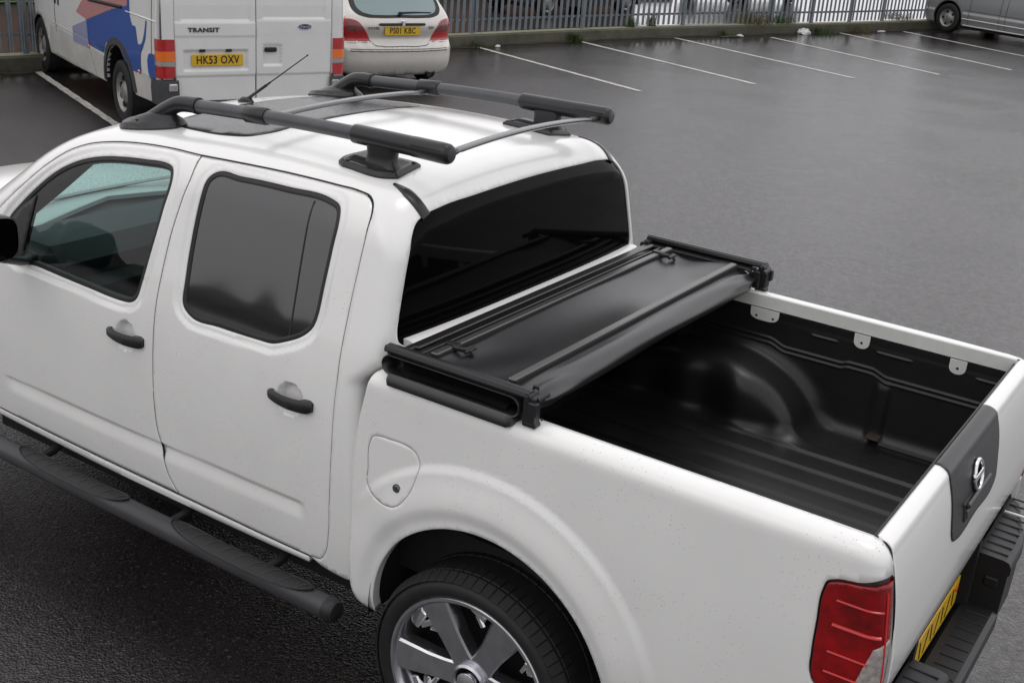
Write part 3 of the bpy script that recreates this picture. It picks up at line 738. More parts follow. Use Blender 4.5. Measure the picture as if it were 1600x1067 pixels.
def bed_inv(P):
    P = np.array(P, float); u = np.where(P[:, 0] < -.12, P[:, 0], -.12 + .19 * np.arctan2(P[:, 0] + .12, -(P[:, 1] + .70)))
    h = np.where(P[:, 0] < -.12, -(P[:, 1] + .70), np.hypot(P[:, 0] + .12, P[:, 1] + .70)); v = np.where(P[:, 2] < 1.2, P[:, 2], 1.2 + .12 * np.arctan2(P[:, 2] - 1.2, h)); return np.stack([u, v], 1)
# panel outline in chart space
seam3 = [(.0, -.800, 1.299), (.015, -.801, 1.299), (.032, -.808, 1.294), (.046, -.812, 1.283), (.057, -.812, 1.25), (.068, -.811, 1.212)]
seam2 = bed_inv(seam3)
lampo = [(-.083, 1.150), (-.078, 1.176), (-.055, 1.188), (-.01, 1.197), (.03, 1.206), (.055, 1.212)]
tl = np.array(lampo)
bot = .845
lamp_left = [(-.083, 1.15), (-.085, 1.05), (-.083, .96), (-.078, .90), (-.062, .868), (-.02, .852), (.04, .848)]
useam = float(seam2[-1][0]); vtop = 1.214
lamp_loop = np.concatenate([curve([(useam - .001, vtop), (.03, 1.209), (-.01, 1.199), (-.055, 1.189), (-.077, 1.176), (-.084, 1.15), (-.085, 1.05), (-.083, .96), (-.077, .90), (-.060, .868), (-.02, .852), (useam - .001, .848)], False, .008), ])
inner_v = 1.2 + .12 * math.atan2(.10, .100)
arch_pts = [(AX + .012 + .450 * math.cos(a), AZ - .015 + .450 * math.sin(a)) for a in np.linspace(R_(-6), R_(184), 90)]
top_edge = [(x, inner_v) for x in np.linspace(-1.575, -.12, 120)]
rear_low = curve([(useam, .846), (useam, .70), (useam - .01, .60), (.03, .575), (-.1, .56), (-.5, .52), (-.645, .455)], False, .012, corners=(3,))
front_edge = curve([(-1.562, .435), (-1.60, .452), (-1.632, .50), (-1.642, .56), (-1.645, .75), (-1.638, .95), (-1.622, 1.12), (-1.606, 1.20), (-1.592, 1.245), (-1.575, inner_v)], False, .010)
bedl = np.concatenate([np.array(top_edge), bed_inv(curve(seam3, False, .006))[1:], lamp_loop[1:-1], rear_low, np.array(arch_pts)[1:], front_edge[:-1]])
# fuel flap
flap = curve([(-1.571, 1.071), (-1.560, 1.095), (-1.535, 1.103), (-1.49, 1.106), (-1.425, 1.106), (-1.388, 1.093), (-1.368, 1.062), (-1.372, 1.005), (-1.398, .940), (-1.438, .897), (-1.493, .885), (-1.545, .896), (-1.571, .915), (-1.575, .98)], True, .01)
keep = [0]
for i in range(1, len(bedl)):
    if np.linalg.norm(bedl[i] - bedl[keep[-1]]) > .002: keep.append(i)
bedl = bedl[keep]
bd = panel('bed_side', bed_chart, [bedl, flap], .0115, 'paint', truck, flange=.034)
bf = mirror_obj(bd)
for s_ in (-1, 1):  # thin dark lines paint the shade inside the flap and tailgate gaps
    q = bed_chart(flap[:, 0], flap[:, 1]); q = (q + [0, .0022, 0]) * [1, -s_, 1]; b = MB(); b.tube(list(q) + [q[0]], .0021, 6, caps=False); b.build('flap_gap', 'seam', truck)
    q = np.array(seam3 + [(.097, -.806, 1.03), (.103, -.804, .90)]); q = curve(q, False, .02) * [1, -s_, 1]; q[:, 0] -= .003; b = MB(); b.tube(q, .0028, 6); b.build('seam_gap', 'seam', truck)
fl_ = panel('fuel_flap', bed_chart, [offset_loop(flap, .0022)], .0105, 'paint', truck, flange=.02)
b = MB(); py = bed_chart(np.array([-1.440]), np.array([.957]))[0]
b.tube([(py[0], py[1] + .004, py[2]), (py[0], py[1] - .001, py[2])], .0165, 20); b.tube([(py[0], py[1] - .001, py[2]), (py[0], py[1] - .0045, py[2])], [.0135, .011], 20)
b.build('fuel_lock', 'alu', fl_)
# rolled front face of each bedside, rail undersides and inner lips
for s_ in (-1, 1):
    b = MB(); xs_ = np.linspace(-1.575, .0, 60); sec = [(.800, 1.2995), (.797, 1.296), (.7965, 1.262), (.7955, 1.247), (.800, 1.244), (.84, 1.243)]
    v = [(x, s_ * y, z) for x in xs_ for (y, z) in sec]; f = []
    for i in range(59):
        for k in range(5): f.append((i * 6 + k, (i + 1) * 6 + k, (i + 1) * 6 + k + 1, i * 6 + k + 1))
    b.add(v, f); rl = b.build('bed_rail_lip', 'rail_paint', truck)
    # mounting plates hanging below the lip
    for (x0, x1, holes) in ((-1.012, -.893, (-.985, -.915)), (-.585, -.524, (-.554,)), (-.224, -.163, (-.193,))):
        b = MB(); zb = 1.205 if len(holes) == 1 else 1.212; pts = [(x0, 1.246)] + [((x0 + x1) / 2 + (x1 - x0) / 2 * math.copysign(abs(math.cos(a))**(.6 if len(holes) > 1 else 1), math.cos(a)), zb + .016 - .030 * abs(math.sin(a))**.8) for a in np.linspace(math.pi, 0, 15)] + [(x1, 1.246)]
        b.prism(pts, (0, s_ * .7835, 0), (1, 0, 0), (0, 0, 1), (0, s_, 0), .004); mp_ = b.build('mounting_plate', 'rail_paint', truck, smooth=False)
        b = MB()
        for hx in holes: b.tube([(hx, s_ * .7828, 1.214), (hx, s_ * .785, 1.214)], .005, 10)
        b.build('bolt_hole', 'ink', mp_)
# ---- liner
def Yl(x, z): return .772 + .016 * sstep(.86, 1.22, z) + .0015 * sstep(1.20, 1.22, z)
def groove_z(x):
    return 1.135 + .028 * sstep(-.80, -.74, x) * 0 - .022 * (sstep(-.92, -.84, x)) + .010 * sstep(-.62, -.585, x) - .020 * sstep(-.50, -.43, x)
def Fliner(x, y, z):
    # negative inside the load space
    ay = np.abs(y)
    ribs = .010 * sstep(.30, .55, .5 + .5 * np.cos(2 * math.pi * ay / .132)) * sstep(.60, .57, ay) * sstep(-.02, -.05, x) 
    fl = (.838 + ribs) - z
    gz = groove_z(x)
    gv = .006 * np.exp(-((z - gz) / .0045)**2) + .006 * np.exp(-((z - gz + .020) / .0045)**2)
    gv = gv * sstep(-.06, -.10, x) * sstep(-1.30, -1.22, x)
    sr_ = .006 * np.exp(-((z - 1.192) / .004)**2) * (sstep(-.76, -.74, x) * sstep(-.64, -.66, x) + sstep(-.50, -.48, x) * sstep(-.35, -.37, x) + sstep(-.13, -.11, x) * sstep(.0, -.02, x))
    pill = .016 * np.exp(-((x + .44) / .030)**4) * sstep(1.10, 1.05, z)
    wl = ay - (Yl(x, z) - gv - sr_ - pill * .6)
    # wheel box: soft hump
    q = np.sqrt(((x + 1.09) / .43)**2 + ((z - .80) / .285)**2); side = .52 + .012 * np.sin((x + 1.1) * 26) 
    hump = smax((q - 1) * .27, side - ay, .09)
    m = smax(fl, wl, .07)
    return smax(m, -hump, .06)
def liner_map(x, th):
    o = np.stack([x, np.zeros_like(x), np.full_like(x, 1.42)], 1); d = np.stack([np.zeros_like(x), np.sin(th), -np.cos(th)], 1)
    return bisect(o, d, Fliner, .05, 1.5)
xs_ = np.concatenate([np.linspace(-1.52, -.01, 230)]); ths = np.concatenate([np.linspace(0, .86, 170)[:-1], np.linspace(.86, math.atan2(.795, 1.42 - 1.243), 130)])
G = np.stack(np.meshgrid(xs_, ths, indexing='ij'), -1).reshape(-1, 2); Pl = liner_map(G[:, 0], G[:, 1]); e = 5e-4
dn = np.cross(liner_map(G[:, 0] + e, G[:, 1]) - liner_map(G[:, 0] - e, G[:, 1]), liner_map(G[:, 0], G[:, 1] + e) - liner_map(G[:, 0], G[:, 1] - e)); dn /= np.linalg.norm(dn, axis=1)[:, None] + 1e-12
if dn[0][2] < 0: dn = -dn
nx_, nt_ = len(xs_), len(ths); f = [(i * nt_ + j, i * nt_ + j + 1, (i + 1) * nt_ + j + 1, (i + 1) * nt_ + j) for i in range(nx_ - 1) for j in range(nt_ - 1)]
P2 = Pl * [1, -1, 1]; f2 = [tuple(q + len(Pl) for q in t[::-1]) for t in f]
fn_ = np.cross(Pl[f[0][1]] - Pl[f[0][0]], Pl[f[0][3]] - Pl[f[0][0]])
if fn_[2] < 0: f = [t[::-1] for t in f]; f2 = [t[::-1] for t in f2]
lin = mk('bed_liner', np.concatenate([Pl, P2]), f + f2, 'liner', truck, True, np.concatenate([dn, dn * [1, -1, 1]]))
b = MB(); b.box((-1.535, 0, 1.03), (.03, 1.60, .50)); b.build('liner_end', 'liner', truck); b = MB(); b.box((-.008, 0, 1.05), (.010, 1.575, .40)); b.build('liner_end', 'liner', truck)
b = MB(); b.box((-.43, .742, .872), (.055, .06, .012), bev=.005); b.build('tie_down', 'brown', truck)
for s_ in (-1, 1): b = MB(); b.tube([(-.395, s_ * .70, .868), (-.03, s_ * .70, .868)], .010, 8); b.build('floor_bead', 'liner', truck)

# ---- tailgate
prof = [(-.002, 1.262), (-.002, 1.293), (.004, 1.3), (.030, 1.2985), (.044, 1.289), (.054, 1.262), (.068, 1.212), (.085, 1.125), (.098, 1.03), (.105, .95), (.103, .88), (.096, .850), (.075, .843)]
pc = curve(prof, False, .004); sl_ = np.concatenate([[0], np.cumsum(np.linalg.norm(np.diff(pc, axis=0), axis=1))]); ST = sl_[-1]
fx, fz = spl(sl_[::3], pc[::3, 0]), spl(sl_[::3], pc[::3, 1])
def s_at(z): 
    i = np.argmin(np.abs(pc[len(pc)//6:, 1] - z)) + len(pc)//6; return sl_[i]
def tail_map(y, s): return np.stack([fx(s), y, fz(s)], 1)
def tedge(s):   # half width follows the seam
    return .7975 + .010 * sstep(.02, .07, s)
ls = np.linspace(.0, ST - .003, 110); tl_ = np.concatenate([np.stack([-tedge(ls), ls], 1), np.stack([np.linspace(-.80, .80, 100)[1:-1], np.full(98, ST - .003)], 1), np.stack([tedge(ls), ls], 1)[::-1], np.stack([np.linspace(.795, -.795, 100)[1:-1], np.zeros(98)], 1)])
tg = panel('tailgate', tail_map, [tl_], .014, 'paint_wet', truck, flange=.01, flip=True)
# black handle panel wrapping over the top edge
s0, s1 = s_at(1.2995) if False else sl_[np.argmin(np.abs(pc[:, 0] - .006) + np.abs(pc[:, 1] - 1.3))], s_at(1.066)
shp = [(-.278, s0), (.0, s0), (.268, s0), (.277, s0 + .03), (.285, s0 + .10), (.268, s0 + .19), (.245, s1 - .012), (.215, s1), (0, s1 + .002), (-.225, s1), (-.262, s1 - .010), (-.283, s0 + .12), (-.285, s0 + .03)]
hpn = panel('handle_panel', tail_map, [curve(shp, True, .008, corners=(0, 2))], .010, 'plastic_wet', tg, flange=.006, off=.0035, flip=True)
def tbox(name, y, s, wy, ws, dep, m, parent, bev=.004, out=0.0):
    c = tail_map(np.array([y]), np.array([s]))[0]; c2 = tail_map(np.array([y]), np.array([s + .004]))[0]; dv = Vector(c2 - c).normalized(); n = Vector((0, 1, 0)).cross(dv); n = n if n.x > 0 else -n
    R3 = Matrix((n, Vector((0, 1, 0)), dv)).transposed(); b = MB(); b.box(tuple(Vector(c) + n * out), (dep, wy, ws), rot=R3, bev=bev); return b.build(name, m, parent)
hr = tbox('handle_recess', -.01, s1 - .055, .300, .060, .010, 'ink', hpn, .004, .003)
tbox('tailgate_handle', -.01, s1 - .073, .275, .020, .022, 'plastic_wet', hr, .006, .008)
tbox('handle_flap', -.01, s1 - .046, .27, .026, .008, 'tube', hr, .003, .008)
cb_ = tail_map(np.array([-.012]), np.array([s_at(1.190)]))[0]; c2 = tail_map(np.array([-.012]), np.array([s_at(1.190) + .004]))[0]
dv = Vector(c2 - cb_).normalized(); n = Vector((0, 1, 0)).cross(dv); n = n if n.x > 0 else -n
b = MB(); c0 = Vector(cb_) + n * .009
b.tube([c0 + Vector((0, 1, 0)) * .046 * math.cos(a) + dv * .046 * math.sin(a) for a in np.linspace(0, 2 * math.pi, 33)], .0068, 10, caps=False)
R3 = Matrix((n, Vector((0, 1, 0)), dv)).transposed(); b.box(tuple(c0 + n * .003), (.007, .100, .017), rot=R3, bev=.002)
b.build('badge', 'chrome', hpn)
# dark inner skin of the gate
b = MB(); b.box((-.009, 0, 1.275), (.006, 1.58, .026), bev=.002); b.build('gate_seal', 'liner', tg)

# ---- tail lights
for s_ in (-1, 1):
    lt = np.array(lamp_loop); lt = np.concatenate([lt, curve([(useam - .001, .848), (useam - .001, vtop)], False, .01)[1:-1]])
    def lamp_map(off):
        def g(u, v):
            p = bed_chart(u, v); n_ = p - bed_chart(u, v)
            d = np.stack([np.clip((u + .12) / .25, 0, 1), -np.ones_like(u), np.zeros_like(u)], 1); d /= np.linalg.norm(d, axis=1)[:, None]
            return (p + d * off) * [1, -s_, 1] if s_ > 0 else p + d * off
        return g
    bz = panel('tail_light', lamp_map(-.008), [offset_loop(lt, .001)], .010, 'ink', truck, flange=.004, flip=s_ > 0)
    inn = offset_loop(lt, .008)
    rl_ = panel('red_lens', lamp_map(.004), [inn], .008, 'red', bz, flange=.016, flip=s_ > 0)
    us = useam - .009
    wht = np.array([(us, 1.055), (us - .033, 1.03), (us - .046, .96), (us - .050, .875), (us - .046, .862), (us - .002, .862)])
    panel('clear_lens', lamp_map(.0062), [curve(wht, True, .008, corners=(0, 1, 4, 5))], .008, 'clearlens', bz, flange=.004, flip=s_ > 0)
    for zz in (1.135, 1.065, .985, .925):
        n_ = 16; b = MB(); U = np.linspace(-.045, .045 if zz > 1.0 else .03, n_); p = lamp_map(.006)(U, zz + .10 * (U + .05) * 0 + 0 * U); b.tube(p, .0032 if zz != 1.065 else .0052, 8); b.build('reflector_bar', 'redbright', bz)
    # highlight down the lens corner, painted as a brighter red rib
    n_ = 30; V_ = np.linspace(.90, 1.185, n_); p = lamp_map(.0055)(np.full(n_, .062) - .012 * np.sin((V_ - .9) * 4), V_); b = MB(); b.tube(p, .003, 6); b.build('lens_highlight', 'redbright', bz)

# ---- rear bumper
b = MB()
def slab(x0, x1, ya, yb, z0, z1, bev): b.box(((x0 + x1) / 2, (ya + yb) / 2, (z0 + z1) / 2), (x1 - x0, yb - ya, z1 - z0), bev=bev)
slab(.064, .196, -.44, .335, .50, .585, .015)
bc = b.build('bumper_step', 'plastic', truck)
for s_ in (-1, 1):
    ya, yb = (.305, .84) if s_ > 0 else (-.84, -.455)
    n_ = 36; secs = []
    for y in np.linspace(ya, yb, n_):
        t = abs(y) / .84; xr = .222 - .075 * sstep(.55, 1.0, t) - .05 * max(0, t - .93) / .07
        xr -= .02
        secs.append([(.085, y, .777), (xr - .03, y, .775), (xr - .010, y, .770), (xr, y, .752), (xr + .001, y, .728), (xr - .005, y, .722), (xr - .008, y, .56), (xr - .04, y, .535), (.085, y, .53)])
    v = [p for q in secs for p in q]; f = []
    for i in range(n_ - 1):
        for k in range(8): f.append((i * 9 + k, (i + 1) * 9 + k, (i + 1) * 9 + k + 1, i * 9 + k + 1))
    f.append(tuple(range(9))); f.append(tuple((n_ - 1) * 9 + k for k in range(9))[::-1])
    b = MB(); b.add(v, f); bo = b.build('rear_bumper', 'plastic', truck, sharp=50)
    for k, y in enumerate(np.arange(.335 if s_ > 0 else .49, .80, .056)):
        b = MB(); b.box((.138, s_ * (y + .01), .777), (.085, .007, .006), bev=.002); b.build('tread_rib', 'plastic', bo)
for y in np.arange(-.38, .30, .062): b = MB(); b.box((.140, y, .586), (.075, .006, .006), bev=.002); b.build('tread_rib', 'plastic', bc)
b = MB(); b.box((.15, .302, .685), (.045, .012, .035), bev=.004); b.build('bumper_socket', 'ink', truck)
b = MB(); b.tube([(.15, -.02, .43), (.24, -.02, .43), (.26, -.02, .455)], [.02, .02, .014], 12); b.tube([(.26, -.02, .46), (.26, -.02, .49)], .022, 14); b.build('tow_hitch', 'plastic', truck)
b = MB(); b.box((.060, -.006, .645), (.006, .52, .111), bev=.003); pb = b.build('number_plate', 'plateyellow', truck)
b = MB()
for k in range(7):
    yk = -.006 - .19 + k * .063
    b.prism([(-.018, -.036), (-.008, -.036), (.018, .036), (.008, .036)] if k % 2 else [(-.018, .036), (-.008, .036), (.016, -.036), (.006, -.036)], (.0635, yk, .645), (0, 1, 0), (0, 0, 1), (1, 0, 0), .001)
b.build('plate_marks', 'ink', pb)
b = MB(); b.box((.150, .652, .785), (.11, .010, .008), bev=.002); b.build('bumper_trim', 'paint_wet', truck)
b = MB(); b.tube([(.062, .20, .672), (.070, .20, .672)], .010, 10); b.build('plate_screw', 'orange', pb)

# ---- underside, arches, wheels
b = MB(); b.box((-1.575, 0, .67), (.05, 1.66, .44)); b.build('bulkhead', 'under', truck)
b = MB(); b.box((.046, 0, .68), (.020, 1.5, .34)); b.box((.070, .292, .68), (.05, .03, .32)); b.box((.070, -.45, .68), (.05, .03, .32)); b.build('bumper_beam', 'under', truck)
b = MB(); b.box((-1.0, 0, .66), (2.04, 1.46, .22)); b.box((-2.7, 0, .49), (2.0, 1.58, .16)); b.box((-4.4, 0, .56), (1.2, 1.30, .25)); b.tube([(-1.12, -.70, .37), (-1.12, .70, .37)], .05, 12); b.build('chassis', 'under', truck)
for s_ in (-1, 1):
    for xc, zc, wd in ((AX + .012, AZ - .015, .36), (-4.33, .44, .36)):
        b = MB(); n_ = 40; v = []; f = []
        for i in range(n_ + 1):
            a = R_(-6) + R_(192) * i / n_
            for (rr, y) in ((.463, .886), (.478, .86), (.478, .55)): v.append((xc + rr * math.cos(a), s_ * y, zc + rr * math.sin(a)))
        for i in range(n_):
            for k in range(2): f.append((i * 3 + k, (i + 1) * 3 + k, (i + 1) * 3 + k + 1, i * 3 + k + 1))
        b.add(v, f)
        ring = [(xc + .475 * math.cos(a), s_ * .55, zc + .475 * math.sin(a)) for a in np.linspace(R_(-20), R_(200), 30)]
        b.add(ring, [tuple(range(30))]); b.build('arch_liner', 'archliner', truck)

def lathe(prof, n, c, axis_sign=1):
    """profile (y, r) revolved about the y axis through c"""
    v = []; f = []
    for i in range(n):
        a = 2 * math.pi * i / n
        for (y, r) in prof: v.append((c[0] + r * math.cos(a), c[1] + axis_sign * y, c[2] + r * math.sin(a)))
    k = len(prof)
    for i in range(n):
        for j in range(k - 1): f.append((i * k + j, i * k + j + 1, ((i + 1) % n) * k + j + 1, ((i + 1) % n) * k + j))
    return v, f
def make_wheel(R=.374, rim=.304):
    """wheel centred at origin, outer face towards -y"""
    w_ = empty('wheel'); 
    v, f = lathe([(.00, rim - .006), (-.120, rim - .004), (-.132, rim + .004), (-.137, rim + .012), (-.140, rim + .03), (-.136, R - .026), (-.124, R - .012), (-.10, R - .002), (-.05, R), (.05, R), (.10, R - .002), (.124, R - .012), (.136, R - .04), (.134, rim)], 96, (0, 0, 0))
    b = MB(); b.add(v, f); n_ = 66
    for i in range(n_):       # shoulder blocks
        a = 2 * math.pi * i / n_; R3 = Matrix.Rotation(-a, 3, 'Y')
        for yy_, rr, ty_ in ((-.113, R - .0035, 24), (-.055, R + .002, 0), (.055, R + .002, 0)):
            c = R3 @ Vector((rr, yy_, 0)); b.box(tuple(c), (.006, .046, .0335), rot=R3 @ Matrix.Rotation(R_(-ty_), 3, 'Z'), bev=.002)
    b.build('tyre', 'tyre', w_, sharp=40)
    v, f = lathe([(.10, rim - .03), (-.03, rim - .035), (-.095, rim - .030), (-.112, rim - .024), (-.126, rim - .020), (-.134, rim - .012), (-.134, rim - .002), (-.126, rim + .004)], 96, (0, 0, 0))
    rm = mk('rim', v, f, 'rim', w_, True, None, 30)
    v, f = lathe([(.02, .0), (.02, rim - .03)], 48, (0, 0, 0)); mk('brake_disc', v, f, 'under', w_, True)
    for k in range(6):
        a = R_(62) + k * math.pi / 3; ca, sa = math.cos(a), math.sin(a); b = MB()
        o2 = Vector((0, 0, 0)); rd = Vector((ca, 0, sa)); tg_ = Vector((-sa, 0, ca))
        secs = []
        for (r, wd, yo) in ((.050, .046, -.098), (.10, .043, -.104), (.16, .044, -.110), (.22, .052, -.116), (rim - .018, .060, -.122)):
            c = rd * r
            secs.append([tuple(c + tg_ * t * wd + Vector((0, yy_, 0))) for (t, yy_) in ((-1, yo + .05), (-1, yo + .006), (-.86, yo), (.86, yo), (1, yo + .006), (1, yo + .05))])
        v = [p for q in secs for p in q]; f = []
        for i in range(len(secs) - 1):
            for j in range(5): f.append((i * 6 + j, (i + 1) * 6 + j, (i + 1) * 6 + j + 1, i * 6 + j + 1))
        b.add(v, f); b.build('spoke', 'rim', rm, sharp=30)
        b = MB(); a2 = a + math.pi / 6; rd = Vector((math.cos(a2), 0, math.sin(a2))); tg_ = Vector((-rd.z, 0, rd.x))
        for q, (r, sc_) in enumerate(((.262, .024), (.232, .020), (.200, .016))):
            c = rd * r + Vector((0, -.045 + .01 * q, 0)); b.box(tuple(c), (sc_ * 1.3, .07, sc_ * 3.2), rot=Matrix.Rotation(-a2 + .5 * q, 3, 'Y'), bev=.005)
        b.build('chrome_insert', 'chrome', rm)
    v, f = lathe([(-.10, .066), (-.112, .064), (-.118, .056), (-.112, .050)], 40, (0, 0, 0)); mk('hub', v, f, 'rim', rm, True, None, 30)
    v, f = lathe([(-.10, .040), (-.122, .038), (-.126, .030), (-.127, 0)], 40, (0, 0, 0)); mk('hub_cap', v, f, 'chrome', rm, True, None, 30)
    return w_
def copy_tree(o, parent=None):
    c = o.copy(); COL.objects.link(c); c.parent = parent
    for ch in list(o.children): copy_tree(ch, c)
    return c
wh = make_wheel(); 
spots = [(-1.130, -.785, 0), (-4.33, -.775, 0), (-1.130, .785, math.pi), (-4.33, .775, math.pi)]
for i, (x, y, a) in enumerate(spots):
    o = wh if i == 0 else copy_tree(wh); o.parent = truck; o.location = (x, y, .362); o.rotation_euler = (0, 0, a)

# ---- step bars
for s_ in (-1, 1):
    b = MB(); zc = .455; yc = s_ * .975
    b.tube([(-1.632, yc, zc), (-1.636, yc, zc), (-1.645, yc, zc), (-1.72, yc, zc), (-3.55, yc, zc), (-3.62, yc + -s_ * .02, zc)], [.030, .036, .041, .0415, .0415, .040], 32)
    sb = b.build('step_bar', 'tube', truck)
    b = MB(); b.tube([(-1.660, yc, zc), (-1.645, yc, zc), (-1.630, yc, zc), (-1.620, yc, zc), (-1.615, yc, zc)], [.0425, .0435, .042, .034, .015], 32); b.build('tube_cap', 'plastic', sb)
    for (x0, x1) in ((-3.30, -2.655), (-2.415, -1.725)):
        # pad: patch of a slightly larger cylinder with rounded ends
        def padm(u, v, yc=yc, zc=zc, s_=s_):
            r = .0445; a = v / r; return np.stack([u, yc + s_ * r * np.sin(a) * 1.0, zc + r * np.cos(a)], 1)
        hw = .050; lp = []
        for t in np.linspace(0, 1, 60): lp.append((x0 + (x1 - x0) * t, hw * (max(0, 1 - abs(2 * t - 1)**3.2))**.55))
        lp = lp + [(x1, 0)] * 0 + [(p[0], -p[1]) for p in lp[1:-1][::-1]]
        pd = panel('step_pad', padm, [curve(lp, True, .008)], .010, 'tread', sb, flange=.005)
        m_ = 9
        for k in range(m_):
            b = MB()
            xa = x0 + .06 + (x1 - x0 - .12) * k / (m_ - 1); pts = padm(np.linspace(xa, xa + .035, 9), np.linspace(.030, -.030, 9)); pts[:, 2] += .001; b.tube(pts, .0016, 6); b.build('pad_rib', 'tube', pd)
        b = MB(); lo_ = np.array([(p[0] * 1.0 + (x0 + x1) / 2 * 0, p[1]) for p in lp]); cx_ = (x0 + x1) / 2; lo_ = np.stack([cx_ + (lo_[:, 0] - cx_) * .965, lo_[:, 1] * .86], 1)
        pts = padm(lo_[:, 0], lo_[:, 1]); b.tube(list(pts) + [pts[0]], .0014, 5, caps=False); b.build('pad_bead', 'tube', pd)
    for xb in (-3.25, -2.47, -1.98):
        b = MB(); b.tube([(xb, yc - s_ * .02, zc + .0), (xb, s_ * .87, .46), (xb, s_ * .78, .50)], .018, 10); b.build('step_bracket', 'plastic', truck)
# ================================================================== FOLDED SOFT TONNEAU COVER lying on the bed rails
tc_ = empty('folded_tonneau_cover', (-1.27, 0, 1.30))
tag(tc_, 'black vinyl bed cover folded up against the rear window of the white pickup', 'bed cover')
def T(o): o.matrix_parent_inverse = Matrix.Translation((1.27, 0, -1.30)); return o
def loft(secs, close=False, caps=True):
    b = MB(); k = len(secs[0]); v = [p for s_ in secs for p in s_]; f = []
    for i in range(len(secs) - 1):
        for j in range(k if close else k - 1): f.append((i * k + j, (i + 1) * k + j, (i + 1) * k + (j + 1) % k, i * k + (j + 1) % k))
    if caps and close: f.append(tuple(range(k))[::-1]); f.append(tuple((len(secs) - 1) * k + j for j in range(k)))
    return b.add(v, f)
# top panel of vinyl, sagging between the cross bars and wrinkled near its ends
xs_ = np.linspace(-1.500, -1.112, 70); ys_ = np.linspace(-.842, .842, 150)
X, Y = np.meshgrid(xs_, ys_, indexing='ij')
e_ = np.abs(Y) / .842
Z = 1.383 - .016 * np.sin(np.pi * np.clip((X + 1.39) / .25, 0, 1))**1.0 * (1 - .3 * e_**4) - .010 * sstep(-1.40, -1.44, X)
Z += .0045 * np.sin(9 * X + 14 * Y) * sstep(.3, .9, e_) + .003 * np.sin(30 * X - 9 * Y + 1) * sstep(.55, .95, e_) + .0022 * np.sin(5 * Y + 17 * X)
nx_, ny_ = X.shape; V = np.stack([X.ravel(), Y.ravel(), Z.ravel()], 1)
f = [(i * ny_ + j, (i + 1) * ny_ + j, (i + 1) * ny_ + j + 1, i * ny_ + j + 1) for i in range(nx_ - 1) for j in range(ny_ - 1)]
T(mk('vinyl_panel', V, f, 'vinyl', tc_))
# rolled rear fold, tapered and creased towards its ends
secs = []
for y in np.linspace(-.835, .835, 120):
    e = abs(y) / .835; ring = []
    for a in np.linspace(R_(105), R_(-100), 30):
        wr = .004 * math.sin(6 * a + 16 * y) * float(sstep(.55, 1, np.array(e))) + .0015 * math.sin(3 * a + 7 * y)
        rx = .052 * (1 - .35 * float(sstep(.86, 1.0, np.array(e)))) + wr; rz = .040 * (1 - .45 * float(sstep(.82, 1.0, np.array(e)))) + wr
        ring.append((-1.060 + rx * math.cos(a), y, 1.340 + .006 * (1 - e) + rz * math.sin(a)))
    ring = [(-1.118, y, 1.380)] + ring + [(-1.13, y, 1.303)]
    secs.append(ring)
T(loft(secs, caps=False).build('vinyl_roll', 'vinyl', tc_, sharp=70))
# flat rear cross bar, front cross bar and the strips along them
for (x, w_) in ((-1.405, .013), (-1.117, .0135)):
    b = MB(); b.box((x, 0, 1.390), (w_ * 2, 1.60, .012), bev=.003); br = T(b.build('cover_bar', 'barmetal', tc_))
    b = MB(); b.box((x + w_ + .003, 0, 1.380), (.004, 1.60, .022)); o = b.build('bar_edge', 'seam', br)
b = MB(); b.box((-1.480, 0, 1.388), (.018, 1.58, .010), bev=.003); b.box((-1.512, 0, 1.372), (.03, 1.60, .02), bev=.005); b.box((-1.448, 0, 1.380), (.008, 1.60, .012), bev=.002); T(b.build('front_rail', 'vinyl', tc_))
